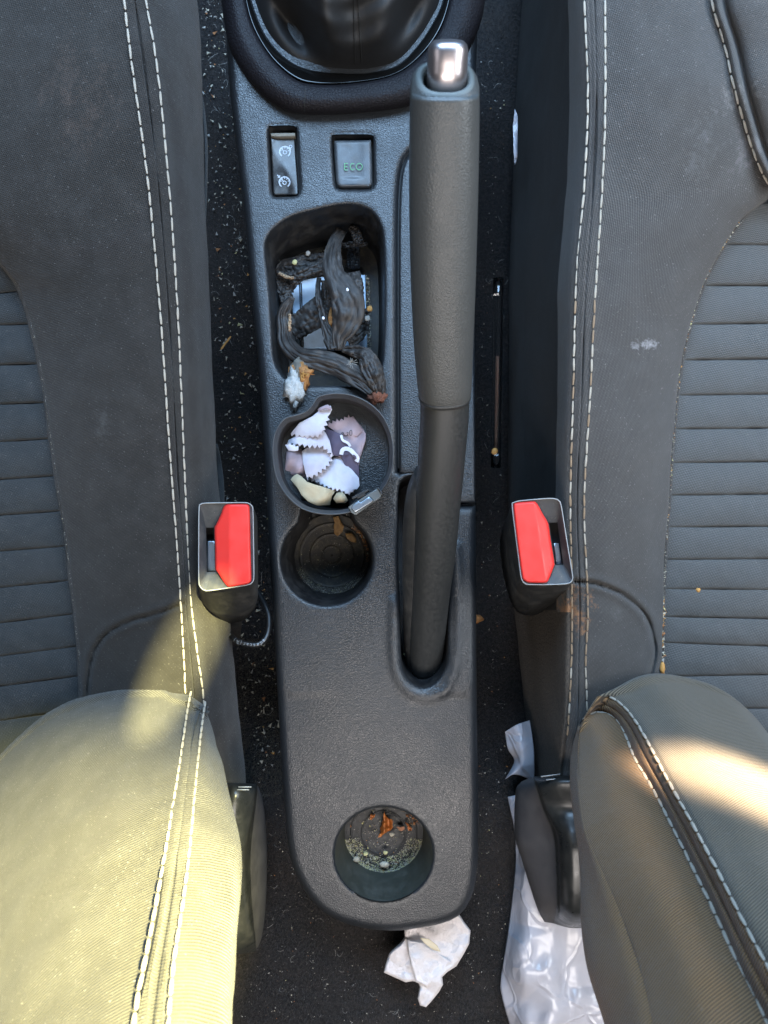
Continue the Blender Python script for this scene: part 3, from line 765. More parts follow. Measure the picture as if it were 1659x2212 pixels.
def ribs(parent, bnd, seams, x_out, side, zrow, m):
    bc = cr(bnd, 400)
    def bx(y): return float(np.interp(y, bc[:, 1], bc[:, 0])), float(np.interp(y, bc[:, 1], bc[:, 2]))
    for i in range(len(seams)-1):
        (a0, a1), (b0, b1) = seams[i], seams[i+1]
        rows = []
        for t, dz in ((-.05, -.009), (0, -.0026), (.02, -.0006), (.08, .0006), (.35, .0022), (.65, .0026), (.92, .0012), (.98, -.0004), (1, -.0026), (1.05, -.009)):
            yo, yi = a0+(b0-a0)*t, a1+(b1-a1)*t; xi, zi = bx(yi)
            zo = zi+zrow; row = []
            for s_ in np.linspace(0, 1, 9):
                x = xi+(x_out-xi)*s_; y = yi+(yo-yi)*s_
                row.append((x, y, zi-.007+(zo-zi)*s_+dz*min(1., .3+s_*4)))
            rows.append(row)
        loft('padded_channel', rows, 60, 4, m, parent, wob=(.0006, 60))
yl = [(560, 566), (640, 628), (703, 700), (790, 786), (875, 870), (958, 948), (1040, 1028), (1117, 1104), (1195, 1180), (1275, 1254), (1353, 1326), (1425, 1396), (1490, 1460), (1565, 1532), (1640, 1610)]
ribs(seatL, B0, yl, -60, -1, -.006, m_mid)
# dusty seam piping between centre and side
tube('piping', pix3(sh(B0, 2, -.002)[2:-1], 120), .0014, m_fab, seatL, 8)
tube('piping', pix3([(424, 160, .0), (440, 240, -.01), (446, 330, -.01), (444, 430, -.01), (440, 520, -.01), (438, 600, -.02)], 40), .0011, m_mid, seatL, 8)
tube('webbing_loop', pix3([(464, 960, -.01), (472, 1000, -.02), (478, 1050, -.02), (478, 1100, -.02)], 20), (.0024), m_mid, seatL, 8, flat=.35)

# right cushion
SC = [(1260, -80, .128), (1262, 0, .125), (1270, 200, .115), (1262, 400, .105), (1245, 600, .093), (1238, 850, .076), (1232, 1080, .058), (1235, 1250, .045), (1235, 1400, .033), (1228, 1560, .02), (1215, 1680, .0), (1210, 1780, -.01)]
SD = [(1306, -80, .13), (1307, 0, .128), (1307, 250, .117), (1300, 420, .108), (1285, 650, .094), (1275, 850, .08), (1262, 1080, .062), (1268, 1250, .048), (1270, 1330, .042), (1265, 1430, .035), (1268, 1540, .022), (1262, 1680, .005), (1260, 1780, -.005)]
SLR = [(1135, -80, -.10), (1120, 100, -.10), (1112, 250, -.10), (1106, 450, -.10), (1100, 650, -.10), (1098, 900, -.10), (1100, 1100, -.10), (1106, 1250, -.10), (1120, 1400, -.10), (1136, 1550, -.10), (1150, 1680, -.10), (1155, 1780, -.10)]
B1 = [(1530, -80, .125), (1540, 0, .12), (1570, 100, .115), (1590, 190, .112), (1622, 300, .10), (1664, 408, .082), (1600, 478, .078), (1540, 570, .07), (1500, 670, .062), (1470, 800, .053), (1455, 940, .044), (1445, 1080, .036), (1437, 1200, .028), (1432, 1330, .018), (1430, 1450, .008), (1430, 1600, -.005), (1430, 1780, -.02)]
_sr = cr([(1243, 1256), (1290, 1262), (1350, 1287), (1395, 1330), (1413, 1385), (1415, 1420), (1405, 1470), (1400, 1530)], 80)
def zseamR(x, y):
    k = np.hypot(_sr[:, 0]-x, _sr[:, 1]-y).min(); return -.0042*math.exp(-(k/3.4)**2)+.0012*math.exp(-((k-11)/8)**2)
# sections are matched by height in the picture, so resample all curves by py
def byy(c, ys):
    q = cr(c, 600)
    o_ = np.argsort(q[:, 1]); q = q[o_]
    return [(float(np.interp(y, q[:, 1], q[:, 0])), y, float(np.interp(y, q[:, 1], q[:, 2]))) for y in ys]
ys = list(np.linspace(-70, 1770, 200))
c_ = {k: byy(v, ys) for k, v in dict(SL=SLR, C=SC, D=SD, B=B1).items()}
def mx(a, b, t, dz=0): return [(x0+(x1-x0)*t, y0, z0+(z1-z0)*t+dz) for (x0, y0, z0), (x1, y1, z1) in zip(c_[a], c_[b])]
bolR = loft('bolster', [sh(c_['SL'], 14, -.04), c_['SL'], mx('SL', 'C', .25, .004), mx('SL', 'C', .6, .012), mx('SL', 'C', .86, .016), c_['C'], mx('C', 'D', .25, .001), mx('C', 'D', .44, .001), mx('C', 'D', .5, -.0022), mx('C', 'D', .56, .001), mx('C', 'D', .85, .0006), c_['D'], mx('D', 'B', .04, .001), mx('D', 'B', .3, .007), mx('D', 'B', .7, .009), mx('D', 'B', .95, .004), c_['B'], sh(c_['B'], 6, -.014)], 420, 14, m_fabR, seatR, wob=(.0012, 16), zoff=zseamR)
stitch(seatR, c_['C'], ymax=1570, dirty=m_threadd, lift=.0014); stitch(seatR, c_['D'], ymax=1540, dirty=m_threadd, lift=.0012)
SU = [(1536, -40, .127), (1545, 20, .125), (1570, 100, .12), (1590, 190, .117), (1622, 300, .105), (1640, 350, .10), (1668, 408, .09)]
stitch(seatR, sh(SU, -4, .001))
loft('front_panel', [sh(SU, -6, -.006), sh(SU, 3, .004), sh(SU, 14, .004), sh(SU, 26, -.006), sh(SU, 40, .004), sh(SU, 110, .006), sh(SU, 220, .0)], 60, 5, m_fabR, seatR)
yr = [(430, 440), (530, 528), (617, 617), (697, 701), (774, 778), (850, 854), (924, 927), (996, 1000), (1066, 1070), (1136, 1139), (1206, 1209), (1274, 1272), (1338, 1332), (1398, 1388), (1455, 1462), (1530, 1530), (1600, 1600)]
BB = [b for b in B1 if b[1] >= 408]
ribs(seatR, BB, yr, 1740, 1, -.008, m_midR)
tube('piping', pix3(sh(BB, 1, -.001), 120), .0013, m_fabR, seatR, 8)
# felt side low on the right seat
bolR.data.materials.append(m_felt)
nuR = 17*14+1; bolR.data.materials.append(m_sideshade)
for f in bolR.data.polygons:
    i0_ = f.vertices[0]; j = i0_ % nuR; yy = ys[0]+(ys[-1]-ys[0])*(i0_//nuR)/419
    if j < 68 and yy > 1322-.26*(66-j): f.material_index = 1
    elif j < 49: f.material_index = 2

# backrests: each longitudinal curve starts low on the outline and rises towards the camera
def back(pts, z0=.012, k=.22, dz=0, curl=True, yr=None):
    pts = [tuple(q) for q in cr(pts, 36)]
    x0, y0 = pts[0]; Y0 = (1106-(yr or y0))*(H-z0)/F+k*z0
    o_ = []
    if curl: o_.append((x0, y0+16, z0-.06))
    for x, y in pts:
        a = (1106-y)/F; z = (a*H-Y0)/(a-k)      # a(H-z) = Y0 - k z
        o_.append((x, y, z+dz*min(1, (y-y0)/60)))
    return o_
EL = [(412, 1496), (404, 1540), (395, 1600), (380, 1700), (355, 1850), (330, 1990), (300, 2140), (286, 2230), (275, 2300)]
FL = [(443, 1518), (437, 1560), (430, 1620), (420, 1720), (410, 1830), (395, 1950), (375, 2080), (363, 2212), (355, 2300)]
OL = [(450, 1528), (470, 1585), (490, 1680), (505, 1760), (514, 1830), (512, 1900), (506, 1990), (501, 2100), (497, 2212), (495, 2300)]
cs = [back([(-200, 1790), (-190, 2000), (-180, 2300)]), back([(-60, 1690), (-70, 1850), (-80, 2050), (-90, 2300)]), back([(60, 1581), (50, 1750), (30, 2000), (0, 2300)]), back([(150, 1521), (140, 1700), (125, 1950), (100, 2300)]), back([(250, 1489), (245, 1650), (225, 1900), (190, 2300)]), back([(340, 1480), (330, 1620), (305, 1850), (260, 2150), (240, 2300)])]
eL, fL = back(EL, z0=.026), back(FL, z0=.022, yr=1502)
oL = back(OL, z0=.012, dz=-.03, yr=1508)
def mz(a, b, t, dz): 
    q = (1-t)*cr(a, 60)+t*cr(b, 60); q[:, 2] += dz*np.clip(np.linspace(0, 8, 60), 0, 1); return [tuple(v) for v in q]
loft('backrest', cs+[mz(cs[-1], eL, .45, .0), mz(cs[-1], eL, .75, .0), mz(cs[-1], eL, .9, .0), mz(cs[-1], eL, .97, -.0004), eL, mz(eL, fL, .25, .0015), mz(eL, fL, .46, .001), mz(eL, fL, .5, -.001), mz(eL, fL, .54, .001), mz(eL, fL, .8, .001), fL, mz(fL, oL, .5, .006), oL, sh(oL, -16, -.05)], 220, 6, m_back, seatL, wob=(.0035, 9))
stitch(seatL, back(EL, z0=.026, curl=False), width=.0018, lift=.0012); stitch(seatL, back(FL, z0=.022, curl=False, yr=1502), width=.0018, lift=.0012)

GR = [(1257, 1557), (1272, 1543), (1295, 1537), (1325, 1549), (1348, 1582), (1372, 1640), (1410, 1704), (1450, 1782), (1500, 1882), (1545, 1975), (1595, 2085), (1645, 2185), (1680, 2260), (1700, 2310)]
HR = [(1290, 1507), (1310, 1503), (1332, 1513), (1362, 1543), (1395, 1595), (1440, 1680), (1500, 1788), (1560, 1900), (1620, 2018), (1665, 2100), (1710, 2190), (1760, 2310)]
OR = [(1250, 1566), (1237, 1600), (1229, 1650), (1231, 1710), (1241, 1780), (1251, 1830), (1256, 1900), (1258, 2000), (1268, 2080), (1288, 2150), (1308, 2212), (1330, 2300)]
SR = [(1254, 1560), (1250, 1640), (1254, 1720), (1268, 1800), (1300, 1880), (1345, 1985), (1385, 2100), (1410, 2212), (1425, 2300)]
hR = back(HR, z0=.048); gR = back(GR, z0=.052, dz=-.004)
oR = back(OR, z0=.038, dz=-.04); sR = back(SR, z0=.046, dz=-.012)
m1R = back([(1400, 1461), (1480, 1560), (1580, 1720), (1680, 1900), (1780, 2110), (1860, 2300)], z0=.03)
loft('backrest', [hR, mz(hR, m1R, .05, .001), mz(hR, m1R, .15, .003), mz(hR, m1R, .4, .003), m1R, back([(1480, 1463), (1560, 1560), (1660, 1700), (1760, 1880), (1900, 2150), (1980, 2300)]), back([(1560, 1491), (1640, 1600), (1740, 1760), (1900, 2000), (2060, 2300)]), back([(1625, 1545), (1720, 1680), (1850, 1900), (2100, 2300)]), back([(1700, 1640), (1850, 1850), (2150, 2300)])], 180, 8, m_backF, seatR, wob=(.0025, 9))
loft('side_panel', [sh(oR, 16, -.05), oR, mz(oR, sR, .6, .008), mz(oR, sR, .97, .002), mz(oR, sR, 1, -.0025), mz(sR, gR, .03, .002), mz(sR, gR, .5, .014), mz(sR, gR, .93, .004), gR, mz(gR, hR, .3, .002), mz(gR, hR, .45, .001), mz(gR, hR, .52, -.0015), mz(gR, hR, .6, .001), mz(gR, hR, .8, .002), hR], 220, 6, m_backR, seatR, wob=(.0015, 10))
stitch(seatR, back(GR, z0=.052, dz=-.004, curl=False), width=.0018, lift=.0014); stitch(seatR, back(HR, z0=.048, curl=False), width=.0018, lift=.0014)

# recliner covers (plastic)
rl = loft('recliner_cover', [
    [(480, 1690, -.03), (480, 1720, .02), (480, 1800, .03), (480, 1950, .03), (480, 2040, .01), (480, 2060, -.03)],
    [(500, 1690, -.03), (505, 1700, .028), (505, 1790, .034), (505, 1930, .034), (505, 2045, .02), (505, 2062, -.03)],
    [(548, 1693, -.04), (549, 1702, .015), (538, 1780, .024), (526, 1850, .030), (535, 1960, .022), (545, 2030, .01), (548, 2056, -.03)],
    [(553, 1696, -.045), (556, 1710, .0), (545, 1800, .008), (541, 1870, .010), (545, 1960, .006), (552, 2030, -.005), (553, 2050, -.035)],
    [(560, 1705, -.05), (568, 1730, -.03), (574, 1790, -.03), (576, 1870, -.03), (573, 1960, -.03), (566, 2020, -.035), (558, 2045, -.05)],
    [(555, 1712, -.09), (562, 1740, -.08), (566, 1790, -.08), (567, 1870, -.08), (565, 1960, -.08), (560, 2010, -.08), (552, 2040, -.09)]], 70, 6, m_rec, seatL)
rr = loft('recliner_cover', [
    M(QR, [(290, 720, -.09), (262, 800, -.08), (262, 1000, -.08), (310, 1150, -.08), (370, 1350, -.08), (400, 1430, -.08), (430, 1490, -.09)]),
    M(QR, [(275, 705, -.05), (248, 760, -.035), (252, 1000, -.03), (290, 1150, -.03), (345, 1340, -.03), (375, 1430, -.035), (405, 1490, -.05)]),
    M(QR, [(335, 680, -.04), (355, 720, -.004), (395, 850, .0), (455, 1000, .0), (470, 1150, .0), (475, 1380, -.004), (460, 1500, -.03)]),
    M(QR, [(345, 676, -.04), (372, 715, .008), (415, 850, .012), (480, 1000, .02), (495, 1150, .024), (500, 1400, .014), (490, 1510, -.03)]),
    M(QR, [(450, 668, -.04), (460, 690, .022), (500, 850, .020), (540, 1000, .032), (560, 1150, .036), (560, 1440, .026), (560, 1525, -.03)]),
    M(QR, [(560, 660, -.04), (570, 680, .026), (600, 850, .024), (640, 1000, .034), (660, 1150, .036), (660, 1440, .026), (660, 1525, -.03)])], 70, 7, m_rec, seatR)
for o_, n_, i0, i1 in ((rl, 31, 18, 31), (rr, 36, 0, 14)):
    o_.data.materials.append(m_rec2)
    for f in o_.data.polygons:
        j = min(v % n_ for v in f.vertices)
        if i0 <= j < i1: f.material_index = 1
for par, pts in ((seatL, [(515, 1700), (543, 1700)]), (seatL, [(512, 1706), (538, 1706)])):
    tube('moulding_line', [P(x, y, .031) for x, y in pts], .0004, m_brim, par, 6)
for pts in ([QR(385, 676), QR(495, 662)], [QR(415, 694), QR(530, 684)]):
    tube('moulding_line', [P(x, y, .022) for x, y in pts], .0004, m_brim, seatR, 6)

# ------------------------------------------------------------------ buckles
def buckle(label, q, rim, red, slotp, low, zt, redfun, latch, par=None):
    t = thing('seatbelt_buckle', label, 'buckle', group='seat belt buckles')
    n = 72
    top = cr(M(q, rim), n, True)
    lows = [(cr(M(q, l[0]), n, True), l[1]) for l in low]
    def align(a, ref):
        k = int(np.argmin([np.linalg.norm((np.roll(a, -i, 0)-a.mean(0))-(ref-ref.mean(0)), axis=1).sum() for i in range(n)])); return np.roll(a, -k, 0)
    loops = []
    ti = np.array(inset(top, 3.2)); 
    loops.append([P(*p, zt-.0012) for p in top])
    loops.append([P(*p, zt-.006) for p in top])
    for a, z in lows: loops.append([P(*p, z) for p in align(a, top)])
    wall('housing', loops, m_buck, t, flip=False, cap=True)
    r2 = [[P(*p, zt-.0014) for p in inset(top, -.2)], [P(*p, zt) for p in inset(top, .5)], [P(*p, zt+.0002) for p in inset(top, 1.5)], [P(*p, zt-.0015) for p in inset(top, 2.6)]]
    wall('rim', r2, m_brim, t, flip=True)
    # throat: funnel from rim to slot
    inner = np.array(inset(top, 2.4)); sq = M(q, slotp)
    sl_ = np.array(dens(sq, n//4)); sl_ = align(sl_, inner) if True else sl_
    if np.sign(np.cross(inner[1]-inner[0], inner[8]-inner[0])) != np.sign(np.cross(sl_[1]-sl_[0], sl_[30]-sl_[0])): sl_ = align(sl_[::-1], inner)
    wall('throat', [[P(*p, zt-.0012) for p in inner], [P(*p, zt-.009) for p in sl_], [P(*p, zt-.022) for p in sl_]], m_bslope, t, flip=True, smooth=False)
    sheet('throat_floor', [tuple(p) for p in inset(sl_, -1)], [], lambda x, y: zt-.021, 8, m_black, t, fil=(0, 0))
    rp = cr(M(q, red), 90, True)
    sheet('release_button', [tuple(p) for p in rp], [], redfun, 3., m_red, t, fil=(4.5, .0022), skirt=(.010, 0))
    sheet('button_gap', [tuple(p) for p in inset(rp, -1.6)], [], lambda x, y: redfun(x, y)-.0040, 8, m_black, t, fil=(0, 0))
    sheet('latch_plate', dens(M(q, latch), 4), [], lambda x, y: zt-.013, 3, m_steel, t, fil=(1, .0005))
    return t
zt = .052
def redL(x, y):
    xx = (x-397.5)*5.564; return zt+.0018-(.0042*max(0, (545-xx)/170) if xx < 545 else 0)
bL = buckle('black seat belt buckle with red button beside the left seat, printed wire looped below', Q4,
    [(175, 340), (200, 290), (250, 272), (500, 268), (750, 268), (805, 290), (832, 345), (840, 700), (845, 1170), (830, 1225), (780, 1262), (560, 1300), (310, 1335), (240, 1332), (190, 1290), (172, 1220), (170, 760)],
    [(475, 325), (505, 297), (560, 290), (720, 288), (762, 300), (785, 345), (795, 760), (806, 1180), (795, 1225), (750, 1252), (560, 1282), (515, 1272), (470, 1215), (405, 1110), (380, 1060), (375, 820), (368, 585), (385, 540), (435, 430)],
    [(265, 572), (420, 570), (440, 1100), (275, 1105)],
    [([(185, 480), (215, 400), (270, 380), (500, 370), (780, 375), (850, 400), (880, 480), (885, 800), (890, 1330), (875, 1440), (800, 1520), (600, 1590), (400, 1600), (270, 1530), (200, 1420), (180, 1300), (178, 860)], .022),
     ([(260, 700), (300, 600), (350, 580), (520, 560), (740, 560), (820, 600), (860, 700), (865, 900), (870, 1460), (820, 1590), (730, 1680), (640, 1712), (480, 1720), (380, 1660), (300, 1560), (270, 1400), (255, 1000)], -.012)],
    zt, redL, [(285, 735), (372, 735), (385, 1092), (275, 1092)])
ztR = .068
def redR(x, y):
    xx, yy = (x-1054.2)*5.564, (y-1036.9)*5.564; e = 555+(yy-260)*.155; return ztR+.0018-(.0042*max(0, (xx-e)/150) if xx > e else 0)
bR = buckle('black seat belt buckle with red button beside the right seat, above the rust stain', Q5,
    [(285, 320), (305, 270), (360, 248), (560, 228), (700, 217), (800, 218), (850, 240), (882, 295), (920, 520), (965, 800), (1022, 1150), (1018, 1210), (970, 1248), (800, 1262), (500, 1262), (440, 1245), (395, 1180), (350, 850)],
    [(308, 330), (325, 285), (365, 270), (540, 257), (575, 268), (605, 305), (660, 410), (722, 520), (750, 700), (796, 985), (792, 1035), (765, 1110), (722, 1210), (680, 1234), (490, 1230), (440, 1205), (410, 1150), (360, 800)],
    [(700, 512), (835, 510), (905, 1018), (760, 1020)],
    [([(200, 560), (240, 420), (310, 370), (560, 340), (720, 330), (830, 345), (880, 420), (915, 600), (940, 850), (985, 1180), (960, 1330), (890, 1400), (740, 1470), (500, 1490), (370, 1440), (300, 1330), (230, 950)], .02),
     ([(140, 760), (165, 620), (230, 560), (450, 520), (620, 520), (760, 560), (820, 640), (840, 800), (860, 1000), (880, 1300), (830, 1420), (750, 1500), (600, 1610), (450, 1625), (330, 1560), (250, 1400), (170, 1060)], -.014)],
    ztR, redR, [(790, 760), (850, 760), (890, 1010), (820, 1015)])
for t_ in (bL, bR): pass
# stalks
tube('stalk', pix3([(500, 1310, -.0), (498, 1345, -.04), (497, 1380, -.09)], 12), .010, m_buck, bL, 16, flat=.5)
tube('stalk', pix3([(1150, 1270, -.02), (1150, 1280, -.06), (1150, 1290, -.09)], 12), .010, m_buck, bR, 16, flat=.5)
wc = [(*Q4(500, 1700), -.03), (*Q4(575, 1880), -.012), (*Q4(680, 1950), -.006), (*Q4(850, 1982), -.004), (*Q4(955, 1935), -.006), (*Q4(1010, 1820), -.01), (*Q4(1020, 1650), -.014), (*Q4(970, 1500), -.02), (*Q4(880, 1330), -.03)]
wire = tube('wire', pix3(wc, 60), .0021, m_wire, bL, 10)
wire.data.materials.append(m_wire)
wcc = cr(wc, 400)
txt = 'adascar(R) &'; s_ = np.r_[0, np.cumsum(np.hypot(np.diff(wcc[:, 0]), np.diff(wcc[:, 1])))]
i0 = int(np.argmin(np.hypot(wcc[:, 0]-Q4(950, 1930)[0], wcc[:, 1]-Q4(950, 1930)[1])))
d0 = s_[i0]; deps = None
V, Fc = [], []
for k_, ch in enumerate(txt):
    if ch == ' ': continue
    cu = bpy.data.curves.new('letter', 'FONT'); cu.body = ch; cu.size = .0042; cu.align_x = 'CENTER'; cu.align_y = 'CENTER'; cu.resolution_u = 3
    ob = bpy.data.objects.new('letter', cu); me = ob.to_mesh()
    dd = d0-k_*7.0; a = np.array([np.interp(dd, s_, wcc[:, j]) for j in range(3)]); b = np.array([np.interp(dd-2, s_, wcc[:, j]) for j in range(3)])
    pa, pb = P(*a), P(*b); x = (pb-pa).normalized(); up = Vector((0, 0, 1)); y = up.cross(x).normalized(); n_ = x.cross(y)
    base_ = len(V)
    for v in me.vertices: V.append(pa+x*v.co.x+y*v.co.y+n_*(.0023-.35*abs(v.co.y)))
    for f in me.polygons: Fc.append(tuple(base_+i for i in f.vertices))
    ob.to_mesh_clear(); bpy.data.objects.remove(ob); bpy.data.curves.remove(cu)
mesh('printed_lettering', V, Fc, mat('wire_print', (.28, .30, .32), .5), wire, smooth=False)

# ------------------------------------------------------------------ cup ashtray with cloths
cupo = [(565, 192), (640, 166), (740, 155), (880, 170), (1030, 235), (1160, 350), (1240, 500), (1272, 660), (1262, 850), (1210, 990), (1120, 1110), (1000, 1200), (860, 1262), (660, 1282), (450, 1240), (300, 1130), (200, 980), (155, 800), (150, 620), (185, 490), (260, 390), (370, 355), (460, 322), (515, 265)]
cp = thing('ashtray_cup', 'open dark grey cup with a pouring notch standing in the front cup well', 'cup')
co_ = [tuple(p) for p in cr(M(Q3, cupo), 140, True)]
def ins(d): return inset(co_, d)
zc = .024
def smoothloop(L, it=0):
    a = np.array(L)
    for _ in range(it): a = (np.roll(a, 1, 0)+a*2+np.roll(a, -1, 0))/4
    return a
def wl(d, z, sc=1., it=0):
    w = [P(*p, zc) for p in smoothloop(ins(d), it)]; cx = sum(p.x for p in w)/len(w); cy = sum(p.y for p in w)/len(w)
    return [Vector((cx+(p.x-cx)*sc, cy+(p.y-cy)*sc, z)) for p in w]
wall('cup_wall_outside', [wl(1.5, zc-.0012), wl(1.2, zc-.006), wl(4, zc-.03, .97, 2), wl(6, -.05, .88, 20)], m_cup, cp)
wall('rim', [wl(.8, zc-.0015), wl(0, zc-.0006), wl(0, zc), wl(1.2, zc+.0008), wl(3., zc+.0008), wl(3.8, zc-.0003), wl(4.3, zc-.002), wl(9, zc-.0035), wl(9.8, zc-.0045), wl(10, zc-.008)], m_cup, cp, flip=True)
wall('cup_wall_inside', [wl(9.9, zc-.0075), wl(11, zc-.02), wl(12, -.02, .96, 6), wl(14, -.042, .90, 12)], m_cupf, cp, flip=True)
wall('cup_floor', [wl(14, -.042, .90*s_, 12) for s_ in (1, .6, .2)], m_cupf, cp, cap=True, flip=True)
# broken hinge clip on the rim
hc = thing('hinge_clip', 'broken hinge clip hanging on the rim of the ashtray cup', 'clip')
hc.parent = None
def boxp(name, poly, z0, z1, m, par, bev=1.2):
    return sheet(name, dens(poly, 4), [], lambda x, y: z1, 4, m, par, fil=(bev, .0008), skirt=(z1-z0, 0))
m_clip = dusty('clip_plastic', (.11, .12, .12), .28, .3)
boxp('clip_plate', M(Q3, [(850, 1205), (1125, 1030), (1172, 1090), (1150, 1120), (920, 1282), (880, 1262)]), .014, .0300, m_clip, cp)
boxp('clip_window', M(Q3, [(895, 1190), (945, 1150), (965, 1165), (1040, 1110), (1085, 1150), (1050, 1175), (915, 1258), (880, 1225)]), .028, .0313, m_steel, cp)
boxp('clip_end', M(Q3, [(1118, 1030), (1132, 1024), (1172, 1082), (1160, 1098)]), .012, .0325, m_cup, cp)
boxp('clip_arm', M(Q3, [(880, 1115), (1035, 1035), (1045, 1055), (1010, 1080), (1015, 1100), (940, 1135), (930, 1120), (890, 1140)]), .016, .0295, m_buck, cp)
bpy.data.objects.remove(hc)

def zig(p0, p1, n, amp):
    a, b = np.array(p0, float), np.array(p1, float); t = (b-a)/np.linalg.norm(b-a); nn = np.array([-t[1], t[0]])
    o_ = []
    for i in range(2*n): o_.append(tuple(a+(b-a)*i/(2*n)+nn*amp*(1 if i % 2 else -1)))
    return o_
def zpath(pts, step, amp):
    c = cr(pts, 60); L = np.hypot(*np.diff(c[:, :2], axis=0).T).sum(); n = max(2, int(L/step/1.15)); amp *= 1.7; c = cr(pts, 2*n+1)
    o_ = []
    for i, p in enumerate(c):
        t = c[min(i+1, 2*n)]-c[max(i-1, 0)]; t = t/np.linalg.norm(t); am_ = amp*random.uniform(.65, 1.15); o_.append((p[0]-t[1]*am_*(1 if i % 2 else -1), p[1]+t[0]*am_*(1 if i % 2 else -1)))
    return o_
cl = thing('cleaning_cloth', 'crumpled pale cloth with pinked zigzag edges stuffed in the ashtray cup', 'cloth')
def flap(name, poly, z, m, tilt=(0, 0), dome=.006, amp=.002, par=cl, fr=60., seed=0, step=6, th=.0004, fil=(1.6, .0006)):
    A = np.array(poly); c = A.mean(0)
    R_ = max(1, np.abs(A-c).max())
    def zf(x, y):
        u, v = (x-c[0])/R_, (y-c[1])/R_
        return z+tilt[0]*u+tilt[1]*v+dome*(1-min(1, u*u+v*v))+amp*noise.fractal(Vector((x/1625*fr*.5, y/1625*fr*.5, seed)), .8, 2., 3)+amp*.9*math.sin((x*.11+y*.05)*1.3+seed)*(.3+.7*noise.noise(Vector((x*.02, y*.02, seed))))
    return sheet(name, poly, [], zf, step, m, par, fil=fil, thick=th), zf
q3 = lambda pts: M(Q3, pts)
flap('fold', q3([(640, 470), (760, 420), (880, 380), (960, 440), (1016, 530), (1010, 600), (985, 680), (955, 770), (950, 960), (900, 980), (800, 800), (700, 700)]), -.006, m_mauve, (.002, -.002), .009, .0035, seed=3)
A1 = q3(zpath([(640, 452), (740, 405), (800, 400), (850, 365), (890, 378)], 30, 9)+[(950, 440), (990, 500), (930, 560), (760, 540)])
_, zA = flap('fold', A1, .0, m_mauve, (.0, .002), .003, .002, seed=2)
B_, zB = flap('printed_fold', q3([(625, 480), (700, 500), (780, 535), (830, 600), (880, 665), (930, 740), (948, 820), (955, 1000), (850, 900), (780, 740), (700, 735), (680, 620)]), .003, m_purple, (.002, .0), .004, .0012, seed=5)
flap('fold', q3([(265, 860), (280, 700), (330, 640), (430, 660), (450, 800), (450, 930), (360, 925), (300, 900)]), -.002, m_mauve, (.003, .0), .008, .003, seed=6)
Fp = q3([(730, 735), (800, 740), (850, 820), (950, 940), (955, 1010)]+zpath([(925, 1040), (850, 1095), (790, 1060), (700, 1045), (600, 1000), (480, 950)], 34, 8)+[(560, 900), (640, 840)])
flap('fold', Fp, .004, m_cloth, (.004, .002), .006, .003, seed=8)
flap('fold', q3([(480, 950)]+zpath([(560, 975), (700, 950), (930, 965)], 42, 11)+[(925, 1040), (850, 1090), (700, 1050), (600, 1010)]), .003, m_cloth, (.003, -.003), .004, .002, seed=9)
E_ = q3([(425, 690), (500, 640), (620, 640)]+zpath([(680, 690), (705, 760), (640, 850), (560, 910), (470, 950)], 38, 10)+[(450, 880), (430, 790)])
flap('fold', E_, .008, m_cloth, (.001, .002), .004, .0015, seed=10)
D_ = q3([(280, 640), (300, 590), (380, 550), (480, 540), (600, 480), (640, 520), (680, 600), (712, 740)]+zpath([(690, 740), (660, 690), (600, 655), (520, 655), (400, 640), (310, 630)], 40, 9))
flap('fold', D_, .010, m_cloth, (.001, .001), .005, .0015, seed=11)
C_ = q3([(320, 530), (400, 430), (520, 370), (570, 330), (580, 300), (640, 268), (690, 275), (700, 310)]+zpath([(665, 355), (670, 390), (640, 470), (590, 550), (470, 565), (330, 545)], 40, 10))
flap('fold', C_, .015, m_cloth, (.001, -.004), .004, .0015, seed=12)
flap('fold', q3([(565, 310), (600, 285), (660, 262), (695, 290), (690, 320), (640, 300), (600, 320)]), .021, m_mauve, (0, 0), .002, .001, seed=13, step=4)
flap('fold', q3(zpath([(275, 640), (310, 620), (390, 650)], 30, 6)+[(390, 690), (350, 695), (300, 690)]), .0155, m_cloth, (0, 0), .002, .001, seed=14, step=4)
# white swirls printed on the purple fold, black marks on the mauve one
print_on('white_swirl', [([Q3(*p) for p in cr([(785, 545), (800, 590), (850, 620), (868, 650)], 14)], 5.5)], lambda x, y: zB(x, y)+.0012, m_white, B_)
print_on('white_swirl', [([Q3(*p) for p in cr([(785, 725), (800, 680), (850, 672), (900, 710), (935, 760), (925, 790)], 20)], 9)], lambda x, y: zB(x, y)+.0012, m_white, B_)
print_on('purple_dot', [([Q3(*p) for p in cr([(820, 725), (830, 708), (850, 718)], 8)], 5), ([Q3(*p) for p in cr([(895, 730), (915, 745), (920, 765)], 8)], 4)], lambda x, y: zB(x, y)+.0018, m_purple, B_)
ink = []
for pts in ([(867, 545), (862, 525), (868, 503), (880, 500), (885, 520), (882, 545), (867, 548)], [(835, 520), (850, 520), (845, 535), (840, 550)], [(795, 535), (790, 525), (800, 520), (808, 528), (803, 538), (795, 536)]):
    ink.append(([Q3(*p) for p in cr(pts, 14)], 1.3))
print_on('ink_marks', ink, lambda x, y: zA(x, y)+.0006, m_black, _)
bc = thing('beige_cloth', 'small beige cloth tucked at the bottom rim side of the ashtray cup', 'cloth')
flap('fold', q3([(318, 955), (345, 920), (380, 902), (420, 925), (470, 975), (540, 1000), (620, 1020), (700, 1050), (745, 1045), (700, 1110), (680, 1190), (560, 1195), (480, 1160), (420, 1100), (380, 1030)]), .006, m_beige, (.001, .002), .009, .003, par=bc, seed=20)
flap('fold', q3([(710, 1130), (745, 1075), (800, 1070), (830, 1110), (850, 1150), (820, 1172), (740, 1170)]), .008, m_beige, (0, 0), .006, .002, par=bc, seed=21, step=4)

